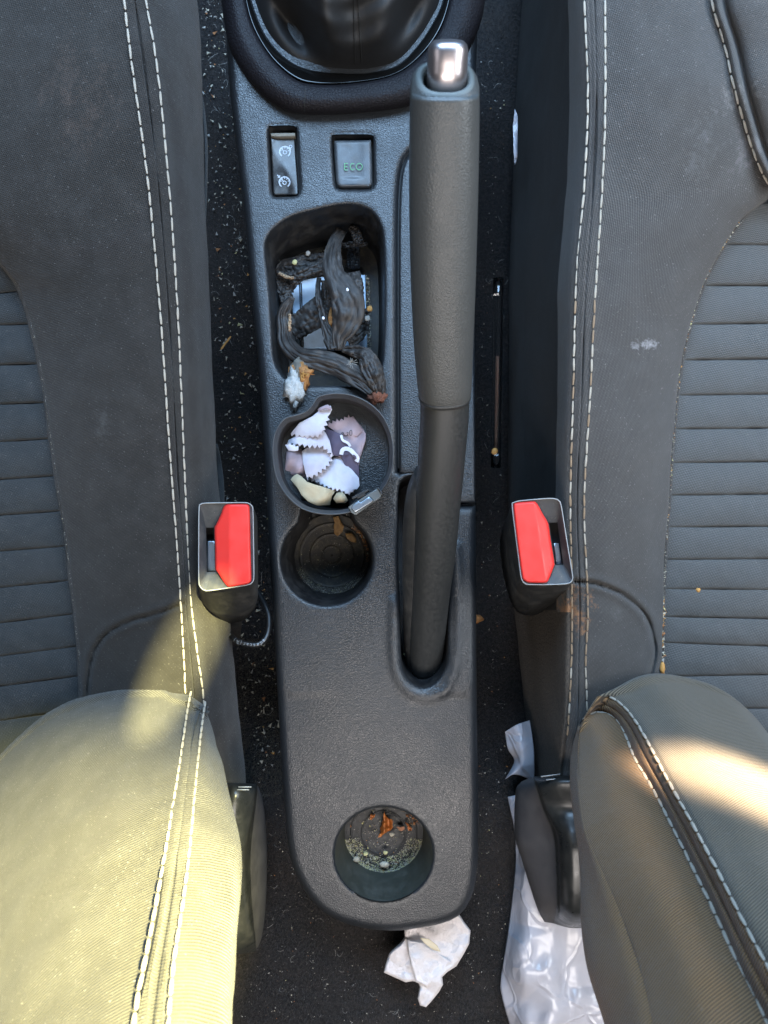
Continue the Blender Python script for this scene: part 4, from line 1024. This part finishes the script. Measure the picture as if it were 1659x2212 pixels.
# ------------------------------------------------------------------ storage tray contents
ph = thing('metal_plate', 'blue grey plate with dark grooves lying under the dried peel', 'plate')
sheet('plate', dens(M(Q2, [(480, 850), (760, 800), (1180, 780), (1200, 1480), (600, 1480), (500, 1180)]), 5), [], lambda x, y: -.048, 20, m_foot, ph, fil=(3, .001), skirt=(.006, 0))
for x in (562, 578): tube('groove', [P(*Q2(x, 860), -.0473), P(*Q2(x+20, 1480), -.0473)], .0005, m_black, ph, 6)
pl = thing('banana_peel', 'shrivelled black banana peel curled in the storage tray', 'banana peel')
def strip_(name, pts, crv=.5, par=pl, m=m_peel, nu=22, seed=0, q=Q2, tw=None):
    """pts: (x,y,z,halfwidth px in zoom)"""
    c = cr([q(x, y)+(z, w/4.363) for x, y, z, w in pts], 60)
    V = []
    for i, (x, y, z, w) in enumerate(c):
        t = c[min(i+1, 59)][:2]-c[max(i-1, 0)][:2]; t = t/np.linalg.norm(t); n_ = np.array([-t[1], t[0]])
        k = (H-z)/F; row = []
        for s_ in np.linspace(-1, 1, nu):
            edge = 1+.10*noise.noise(Vector((i*.25, s_*2, seed)))
            dz = -crv*w*k*(abs(s_)**3)*.42-.0007*(1-min(1, abs(noise.noise(Vector((i*.035, s_*1.7, seed*5.3))))*4))**2+.0016*noise.fractal(Vector((i*.11, s_*2.2, seed*7.1)), .7, 2., 3)+.0004*math.sin(s_*5+i*.09+seed)+.0012*noise.noise(Vector((i*.3, s_*1.1, seed*3.)))
            qx, qy = x+n_[0]*w*s_*edge, y+n_[1]*w*s_*edge
            row.append(tuple(P(qx, qy, z+dz)))
        V.append(row)
    return grid(name, V, m, par, thick=.0007)
strip_('peel_strip', [(340, 760, -.040, 18), (420, 700, -.038, 60), (560, 680, -.036, 75), (720, 640, -.038, 60), (820, 620, -.040, 40)], .5, seed=1)
strip_('peel_strip', [(350, 770, -.030, 20), (480, 790, -.028, 34), (620, 760, -.026, 44), (800, 710, -.028, 60)], .7, seed=2)
strip_('peel_strip', [(620, 790, -.034, 14), (560, 820, -.030, 30), (500, 870, -.030, 34), (480, 940, -.034, 20)], .4, seed=3)
strip_('peel_strip', [(360, 790, -.036, 20), (400, 900, -.032, 55), (440, 1000, -.030, 60), (430, 1080, -.032, 40)], .4, seed=4)
strip_('peel_strip', [(500, 990, -.010, 14), (450, 1060, -.012, 45), (410, 1160, -.014, 60), (420, 1280, -.013, 65), (430, 1400, -.010, 68), (500, 1500, -.004, 75), (600, 1560, .002, 78), (750, 1590, .004, 95), (900, 1630, .006, 100), (1050, 1710, .008, 95), (1180, 1800, .010, 85), (1260, 1880, .010, 62)], .75, seed=5, nu=30)
strip_('peel_strip', [(480, 1300, -.034, 110), (600, 1230, -.030, 120), (700, 1160, -.028, 130), (800, 1050, -.028, 110), (830, 950, -.03, 80)], .5, seed=6)
strip_('peel_strip', [(745, 810, -.022, 22), (735, 900, -.014, 24), (740, 1020, -.010, 26), (770, 1130, -.010, 34), (800, 1250, -.008, 36), (850, 1380, -.004, 60), (880, 1480, .0, 50)], 1.2, seed=7)
strip_('peel_strip', [(800, 830, -.026, 30), (820, 980, -.022, 50), (800, 1150, -.022, 45), (790, 1230, -.02, 20)], .6, seed=17)
strip_('peel_strip', [(1010, 1400, -.02, 60), (1100, 1350, -.026, 70), (1160, 1250, -.03, 60), (1180, 1100, -.03, 30)], .6, seed=18)
strip_('peel_strip', [(960, 360, -.030, 50), (900, 470, -.018, 60), (870, 620, -.006, 85), (890, 780, .0, 100), (960, 900, .004, 130), (1010, 1000, .006, 150), (1020, 1130, .006, 150), (990, 1260, .004, 125), (940, 1380, .001, 70), (940, 1490, -.001, 45)], .62, seed=8, nu=30)
strip_('peel_strip', [(1060, 760, -.004, 70), (1080, 860, .002, 75), (1090, 980, .003, 70), (1085, 1100, .001, 50)], .5, seed=9)
strip_('peel_strip', [(1040, 330, -.030, 22), (1090, 380, -.028, 45), (1110, 440, -.028, 40), (1160, 470, -.03, 26)], .6, seed=10)
strip_('peel_strip', [(930, 490, -.036, 16), (1020, 500, -.034, 22), (1120, 490, -.032, 22), (1200, 490, -.034, 16)], .6, seed=11)
strip_('peel_strip', [(960, 1490, -.002, 20), (1080, 1500, .004, 55), (1180, 1540, .010, 75), (1230, 1640, .013, 95), (1280, 1760, .014, 85), (1310, 1850, .012, 65), (1310, 1900, .010, 50)], .8, seed=12, nu=26)
strip_('peel_strip', [(870, 1090, -.02, 14), (860, 1180, -.012, 22), (870, 1300, -.01, 24), (880, 1400, -.006, 18)], .6, m=m_orange, seed=13)
strip_('inner_pith', [(466, 1150, -.0035, 8), (470, 1200, -.003, 10), (468, 1260, -.003, 10), (470, 1310, -.004, 8)], .4, m=soft('dry_pith', (.34, .24, .15), (.2, .13, .08), 400), seed=14)
strip_('inner_strip', [(1075, 470, -.03, 55), (1070, 560, -.04, 58), (1070, 640, -.045, 60), (1070, 720, -.05, 60)], .3, m=m_leather, seed=30)
strip_('torn_edge', [(370, 765, -.026, 8), (440, 800, -.024, 10), (500, 810, -.024, 8)], .4, m=m_threadd, seed=15)
# rough stem end
def lump(name, cxy, z, r, m, par, seed=0, sq=(1, 1, .6), am=.35, sub=3, fr=2.5):
    bm = bmesh.new(); bmesh.ops.create_icosphere(bm, subdivisions=sub, radius=1.)
    c = P(*cxy, z)
    for v in bm.verts:
        n_ = v.co.normalized(); d = 1+am*noise.fractal(n_*fr+Vector((seed, seed, seed)), .7, 2., 4)
        v.co = Vector((n_.x*sq[0], n_.y*sq[1], n_.z*sq[2]))*r*d+c
    me = bpy.data.meshes.new(name); bm.to_mesh(me); bm.free(); return link(name, me, m, par)
m_stem = soft('torn_stem', (.20, .07, .035), (.07, .02, .012), 600, .8, 1., .002)
lump('stem_end', Q2(1285, 1925), .008, .0052, m_stem, pl, 3, (1.35, .95, .7), .5)
for i in range(26):
    a = random.uniform(2.4, 5.6); p0 = Q2(1285+60*math.cos(a)*.8, 1925-42*math.sin(a)); p1 = Q2(1285+95*math.cos(a), 1925-75*math.sin(a)*random.uniform(.8, 1.2))
    tube('stem_fibre', [P(*p0, .009), P(*p1, .005)], .0003, m_stem, pl, 4)
# floret of fibres on the peel
ff = thing('dried_floret', 'tiny pale spiky floret lying on the black banana peel', 'floret')
for i in range(14):
    a = i/14*6.28; r = random.uniform(25, 62)
    tube('spike', [P(*Q2(1050, 1610), .016), P(*Q2(1050+r*math.cos(a), 1605+r*math.sin(a)), .017+random.uniform(0, .004))], [.0003, .0001], m_crB, ff, 4)
sc_ = thing('fruit_scrap', 'dried orange and white mouldy fruit scrap at the lower left corner of the tray', 'food scrap')
lump('core', Q2(560, 1710), .000, .0085, soft('grey_core', (.13, .12, .10), (.07, .065, .055), 300), sc_, 1, (.8, 1.5, .6), .3)
lump('orange_flesh', Q2(510, 1700), .001, .0055, m_orange, sc_, 2, (.8, 1.2, .5), .6)
lump('orange_flesh', Q2(600, 1740), .003, .0062, m_orange, sc_, 4, (.7, 1.7, .5), .6)
lump('orange_flesh', Q2(620, 1700), .004, .0040, m_orange, sc_, 5, (1.4, .6, .5), .7)
lump('mouldy_tip', Q2(520, 1860), .004, .0085, m_mould, sc_, 6, (.85, 1.5, .5), .6)
lump('mouldy_tip', Q2(520, 1945), .003, .0052, m_mould, sc_, 7, (.6, 1.6, .5), .7)
for i in range(16): 
    a = random.uniform(-1.6, 1.6); p0 = (590+random.uniform(-20, 20), 1730+random.uniform(-50, 50))
    tube('fibre', [P(*Q2(*p0), .006), P(*Q2(p0[0]+45*math.cos(a), p0[1]-45*math.sin(a)), .009)], .0003, m_crE, sc_, 4)
seedscale = .62
for (x, y), lb, r, mm in (((515, 662), 'flat yellow seed lying at the top left of the storage tray', .0034, m_crD), ((640, 578), 'pale grey flake above the yellow seed in the tray', .003, m_crB), ((1198, 1192), 'round pale seed husk at the right wall of the tray', .0036, m_crB), ((1220, 1100), 'amber seed above the round husk at the right wall of the tray', .0036, m_crE), ((1012, 920), 'white grain lying on the broad black peel strip', .0018, m_white), ((784, 1188), 'white grain in the middle crease of the peel', .0018, m_white)):
    o_ = lump('seed', Q2(x, y), -.034 if x < 700 else (-.02 if x > 1100 else (.0155 if x > 900 else -.001)), r*seedscale, mm, None, r*900, (1, 1.1, .4), .3, 2); tag(o_, lb, 'seed')

# ------------------------------------------------------------------ leaf, tissue, bag, pen
def zrear(x, y): return -.042
lf = sheet('leaf', M(Q8, [(835, 250), (850, 300), (885, 345), (930, 355), (945, 385), (935, 430), (942, 455), (915, 495), (880, 510), (850, 530), (805, 560), (795, 582), (750, 590), (765, 555), (785, 510), (775, 470), (800, 430), (795, 390), (820, 350), (825, 300)]), [], lambda x, y: -.040+.004*math.sin(x*.35)+.002*noise.noise(Vector((x*.15, y*.15, 0))), 3, m_leaf, None, fil=(0, 0), thick=.0003)
tag(lf, 'torn orange brown leaf lying in the rear cup well', 'leaf')
for i, (poly, lb) in enumerate((([(640, 360), (650, 320), (650, 290), (680, 280), (690, 300), (712, 285), (700, 325), (670, 362)], 'small forked brown leaf bit left of the larger leaf in the rear cup well'), ([(990, 450), (1040, 455), (1090, 450), (1092, 485), (1060, 508), (1030, 500), (1005, 475)], 'flat pinkish brown flake right of the larger leaf'), ([(1100, 390), (1140, 410), (1165, 440), (1190, 470), (1185, 500), (1150, 500), (1130, 470), (1140, 450), (1110, 415)], 'jagged orange leaf strip near the right wall of the rear cup well'))):
    o_ = sheet('leaf', M(Q8, poly), [], lambda x, y: -.042+.0015*math.sin(x*.7), 3, [m_leaf, soft('tan_leaf', (.35, .18, .11), (.2, .09, .05), 200), m_leaf][i], None, fil=(0, 0), thick=.0003); tag(o_, lb, 'leaf')
for (x, y, r), lb, mm in (((930, 548, .0022), 'cream chip just under the brown leaf', m_crA), ((830, 940, .0034), 'largest pale yellow crumb at the front of the rear cup well', m_crA), ((465, 870, .0028), 'pale yellow crumb at the left end of the dust arc', m_crA), ((850, 785, .0018), 'green speck in the middle of the rear cup well', m_crD), ((588, 800, .0020), 'yellow green flake left of the green speck', m_crD)):
    o_ = lump('crumb', Q8(x, y), -.041, r, mm, None, x, (1.1, .8, .5), .5, 2); tag(o_, lb, 'crumb')

def crum(poly, z, m, name, amp=.006, step=7, seed=0, slope=(0, 0), fr=45., par=None, fil=(5, .003), smooth=False):
    A = np.array(poly); c = A.mean(0)
    def zf(x, y):
        p = Vector(((x-c[0])/F*fr, (y-c[1])/F*fr, seed))
        d = noise.voronoi(p, distance_metric='DISTANCE')[0]
        p2 = p*2.3; d2 = noise.voronoi(p2)[0]
        return z+slope[0]*(x-c[0])+slope[1]*(y-c[1])+amp*(d[1]-d[0])*1.2+amp*.35*(d2[1]-d2[0])+amp*.6*noise.noise(p)
    return sheet(name, poly, [], zf, step, m, par, fil=fil, thick=.0004, smooth=smooth, jit=.3), zf
tis_p = M(Q6, [(890, 1640), (960, 1615), (1050, 1590), (1150, 1560), (1222, 1553), (1245, 1590), (1290, 1650), (1282, 1730), (1250, 1790), (1205, 1865), (1150, 1900), (1120, 1930), (1125, 1975), (1100, 2020), (1060, 2070), (1022, 2112), (985, 2100), (972, 2060), (985, 1990), (975, 1960), (940, 1955), (900, 1962), (850, 1940), (768, 1903), (780, 1850), (800, 1790), (850, 1745), (875, 1720), (895, 1690)])
ts = thing('crumpled_tissue', 'crumpled white tissue lying on the carpet under the console end', 'tissue')
crum(dens(tis_p, 3), -.045, m_tissue, 'tissue_sheet', .008, 6, 3, fr=22., par=ts, fil=(6, .004), smooth=False)
crum(dens(M(Q6, [(900, 1700), (1000, 1720), (1110, 1790), (1180, 1840), (1100, 1920), (1030, 1990), (960, 1960), (930, 1860)]), 3), -.040, m_tissue, 'folded_layer', .006, 6, 9, fr=26., par=ts, smooth=False)
sheet('stained_opening', dens(M(Q6, [(985, 1692), (1040, 1700), (1090, 1740), (1112, 1780), (1060, 1765), (1010, 1725)]), 3), [], lambda x, y: -.0265, 4, soft('stained_paper', (.50, .42, .30), (.42, .34, .22), 80), ts, fil=(2, .0008))
bg = thing('plastic_bag', 'white translucent plastic bag crumpled on the floor by the right seat', 'plastic bag')
m_bag2 = m_bag
def bagloft(name, curves, nv, sub, seed):
    def zo(x, y):
        p = Vector((x*.011, y*.007, seed)); d = noise.voronoi(p)[0]
        return .010*(d[1]-d[0])+.006*noise.noise(p*2)
    loft(name, curves, nv, sub, m_bag2, bg, zoff=zo, thick=.0003)
bagloft('bag_sheet', [M(QR, [(200, 790, -.075), (245, 1080, -.075), (210, 1480, -.075), (162, 1800, -.075), (170, 1920, -.075), (225, 2120, -.075)]),
    M(QR, [(250, 780, -.068), (320, 1100, -.06), (300, 1450, -.055), (290, 1800, -.05), (300, 1950, -.055), (330, 2120, -.05)]),
    M(QR, [(300, 780, -.075), (420, 1100, -.06), (420, 1450, -.05), (450, 1800, -.045), (460, 1950, -.045), (500, 2120, -.045)]),
    M(QR, [(400, 780, -.08), (520, 1100, -.07), (570, 1450, -.055), (590, 1800, -.052), (600, 1950, -.05), (620, 2120, -.05)]),
    M(QR, [(480, 780, -.09), (650, 1100, -.08), (730, 1450, -.06), (780, 1800, -.055), (800, 1950, -.05), (860, 2120, -.05)])], 120, 14, 2)
bagloft('bag_handle', [M(QR, [(185, 425, -.07), (200, 520, -.07), (235, 590, -.075), (185, 690, -.08)]), M(QR, [(250, 385, -.064), (270, 500, -.058), (280, 600, -.06), (240, 665, -.07)]), M(QR, [(325, 360, -.07), (345, 500, -.065), (350, 600, -.065), (350, 700, -.07)])], 40, 12, 5)
wp = sheet('paper_scrap', dens(M(QR1, [(240, 610), (256, 650), (256, 880), (240, 925), (234, 850), (230, 700)]), 4), [], lambda x, y: -.03+.004*noise.noise(Vector((x*.2, y*.05, 0))), 6, m_bag, None, fil=(0, 0), thick=.0004)
tag(wp, 'white scrap wedged against the upper edge of the right seat', 'scrap')
pen = thing('ballpoint_pen', 'clear plastic ballpoint pen wedged between console and right seat', 'pen')
a_, b_ = P(1077, 600, -.03), P(1071, 1010, -.06)
tube('barrel', [a_.lerp(b_, t) for t in np.linspace(0, 1, 10)], .0042, m_clear, pen, 6)
tube('refill', [a_.lerp(b_, t) for t in np.linspace(.4, .90, 8)], .0010, soft('refill_brown', (.16, .08, .05), (.1, .05, .03), 50), pen, 8)
lump('tip_bit', (1068, 975), -.05, .0025, m_crE, pen, 3, (1, 1.2, .6), .4, 2)

# ------------------------------------------------------------------ crumbs and lint
def inpoly(poly, zf):
    xs = [p[0] for p in poly]; ys_ = [p[1] for p in poly]
    def w():
        for _ in range(20):
            x, y = random.uniform(min(xs), max(xs)), random.uniform(min(ys_), max(ys_))
            if inside((x, y), poly): return P(x, y, zf(x, y))
        return None
    return w
zf2 = lambda x, y: zfloor(x, y)+.0022
crumbs('crumb', 1000, inpoly([(430, 0), (490, 0), (500, 200), (535, 500), (565, 900), (590, 1300), (605, 1650), (560, 1690), (520, 1500), (480, 1000), (450, 500)], zf2), (.0003, .0025), (5, 4, .8, .5, .4), 'pale crumbs scattered on the carpet in the gap left of the console')
crumbs('crumb', 300, inpoly([(1035, 100), (1090, 100), (1085, 1000), (1090, 1400), (1100, 1700), (1035, 1900)], zf2), (.0002, .0013), (5, 4, 1, .6, .3), 'pale crumbs scattered on the carpet in the gap right of the console')
crumbs('crumb', 900, inpoly([(570, 1700), (620, 1760), (650, 1930), (800, 2020), (1000, 2000), (1040, 1700), (1100, 1900), (1080, 2212), (510, 2212), (570, 2050)], zf2), (.0001, .0010), (5, 5, .6, .4, .1), 'small crumbs sprinkled on the carpet behind the console')
fibres('lint', 60, inpoly([(430, 0), (490, 0), (535, 500), (590, 1300), (605, 1650), (560, 1690), (480, 1000)], lambda x, y: zf2(x, y)+.001), (.003, .012), 'pale hairs and lint on the carpet left of the console')
fibres('lint', 36, inpoly([(1035, 100), (1090, 100), (1090, 1400), (1040, 1900)], lambda x, y: zf2(x, y)+.001), (.002, .008), 'pale hairs and lint on the carpet right of the console')
fibres('lint', 50, inpoly([(570, 1700), (650, 1950), (1000, 2000), (1080, 2212), (520, 2212)], lambda x, y: zf2(x, y)+.001), (.002, .007), 'pale hairs and lint on the carpet behind the console')
def arc(c, r0, r1, a0, a1, z, pw=1):
    def w():
        a = math.radians(random.uniform(a0, a1)); r = r0+(r1-r0)*random.random()**pw
        return Vector((c.x+math.cos(a)*r, c.y+math.sin(a)*r, z))
    return w
crumbs('crumb', 3600, arc(rearC, rearR*1.0, rearR*.62, 190, 350, -.0456, 2.2), (.0002, .0010), (7, 2, .2, 6, .3), 'band of yellowish dust along the front of the rear cup floor')
crumbs('crumb', 420, arc(rearC, rearR*.97, rearR*.2, 0, 360, -.0455, .8), (.0002, .0010), (6, 4, .6, 2, .3), 'loose grit over the rear cup floor')
crumbs('crumb', 160, arc(rearC, rearR*.97, rearR*.72, 15, 75, -.0455, 1), (.0004, .0020), (1, 1, 6, 0, 1), 'rusty crumbs at the right edge of the rear cup floor')
cq = Vector((q0.x, q0.y, 0)); 
crumbs('crumb', 2200, arc(cq, .034, .027, 200, 335, -.0545, 1.6), (.00012, .0005), (4, 6, .3, 1, 0), 'dust ring along the front of the middle cup well')
crumbs('crumb', 420, arc(cq, .034, .006, 0, 360, -.0545, .7), (.00012, .0006), (4, 6, .6, 1, 0), 'fine grit over the middle cup well floor')
crumbs('crumb', 420, arc(cq, .034, .0285, -10, 55, -.0545, 1), (.0003, .0011), (1, 1, 6, 0, 2), 'rusty crumbs along the right of the middle cup well')
m_stain = soft('dried_spill', (.20, .11, .03), (.10, .05, .015), 250, .6, .6, .001)
o_ = sheet('dried_spill', dens(M(Q3, [(705, 1295), (760, 1290), (785, 1345), (810, 1385), (795, 1440), (750, 1480), (720, 1450), (715, 1390), (725, 1350)]), 3), [], lambda x, y: -.0515+.0006*noise.noise(Vector((x*.3, y*.3, 0))), 4, m_stain, None, fil=(2, .0004)); tag(o_, 'ochre dried spill in the neck of the middle cup well', 'spill')
o_ = sheet('dried_spill', dens(M(Q3, [(820, 1450), (880, 1450), (925, 1500), (925, 1540), (880, 1530), (840, 1500)]), 3), [], lambda x, y: -.0515+.0006*noise.noise(Vector((x*.3, y*.3, 0))), 4, m_stain, None, fil=(2, .0004)); tag(o_, 'rust brown dried spill at the right of the middle cup well', 'spill')
crumbs('crumb', 500, inpoly(M(Q2, [(1180, 780), (1225, 820), (1240, 1500), (1190, 1480)]), lambda x, y: -.055), (.0002, .0010), (5, 4, 1, 1.5, 1), 'yellowish grit along the right wall of the storage tray')
crumbs('crumb', 300, inpoly(M(Q2, [(330, 650), (800, 540), (800, 640), (400, 740), (360, 1000), (330, 1000)]), lambda x, y: -.045), (.0002, .0008), (5, 4, 1, 1.5, .5), 'fine grit over the top left of the storage tray')
crumbs('crumb', 200, inpoly([(1000-20, 1300), (965, 1340), (955, 1440), (925, 1480), (890, 1470), (868, 1420), (872, 1380), (885, 1440), (940, 1450)], lambda x, y: -.0485), (.0002, .0010), (3, 4, 2, 1, .5), 'grit lodged at the foot of the handbrake slot')
# crumbs in the seam of the right seat
bq = cr([b for b in B1 if b[1] > 470], 400)
def seamw(y0, y1, spread):
    def w():
        y = random.uniform(y0, y1); x = np.interp(y, bq[:, 1], bq[:, 0])+random.gauss(0, spread); z = np.interp(y, bq[:, 1], bq[:, 2]); return P(x, y, z+.001)
    return w
crumbs('crumb', 420, seamw(480, 1480, 1.6), (.0003, .0010), (6, 3, 1, 1, 2), 'line of pale crumbs along the centre seam of the right seat')
crumbs('crumb', 120, seamw(1290, 1455, 3.0), (.0006, .0022), (4, 1, 2, 1, 6), 'amber crumbs gathered low in the centre seam of the right seat')
bql = cr([b for b in B0 if b[1] > 560], 400)
def seaml():
    y = random.uniform(600, 1560); x = np.interp(y, bql[:, 1], bql[:, 0])+random.gauss(0, 1.3); z = np.interp(y, bql[:, 1], bql[:, 2]); return P(x, y, z+.001)
crumbs('crumb', 260, seaml, (.0002, .0007), (6, 5, 0, 0, 0), 'fine pale dust along the centre seam of the left seat')
o_ = lump('seed', (1431, 1442), .014, .0034, m_crE, None, 2, (.6, 1.4, .5), .15, 2); tag(o_, 'long amber seed at the bottom of the right seat seam', 'seed')
o_ = lump('crumb', QR2(1268, 1402), .024, .0018, m_crE, None, 5, (1, 1, .6), .3, 2); tag(o_, 'single amber crumb on the ribbed centre of the right seat', 'crumb')
o_ = lump('crumb', QH(878, 1405), -.10, .0042, m_orange, None, 7, (1.2, .9, .5), .5, 2); tag(o_, 'orange brown crumb on the carpet right of the handbrake slot', 'crumb')
def slug(poly, z, m, lb):
    c = pix3([(*p, z) for p in poly], 12); o = tube('wood_splinter', c, [.0001]+[.0009]*10+[.0001], m, None, 6, flat=.5); tag(o, lb, 'splinter')
slug([QL1(1355, 2150), QL1(1385, 2110), QL1(1420, 2065)], -.11, m_crE, 'thin tan wood splinter on the carpet left of the storage tray')
crumbs('crumb', 160, inpoly([(620, 1100), (1000, 1100), (1020, 1900), (640, 1850)], lambda x, y: zcon(x, y)+.0003), (.00012, .0005), (6, 3, 0, .5, 0), 'tiny pale dust specks on the rear half of the console top')
print('objects', len(bpy.data.objects))

# ------------------------------------------------------------------ sun patches through the windows
SUN = (1, .90, .40)
sunspot('sun_left_backrest', (.40, .32, 1.2), P(20, 2290, .27), 18, 1500, SUN, 1., .85, 1., 0)
sunspot('sun_left_cushion', (.22, .35, 1.2), P(385, 1440, .03), 4.4, 800, SUN, .25, .40, 1.3, 14)
sunspot('sun_right_backrest', (.10, .50, 1.25), P(1730, 1765, .15), 9.5, 1500, (1, .76, .48), .7, .95, .26, -33)
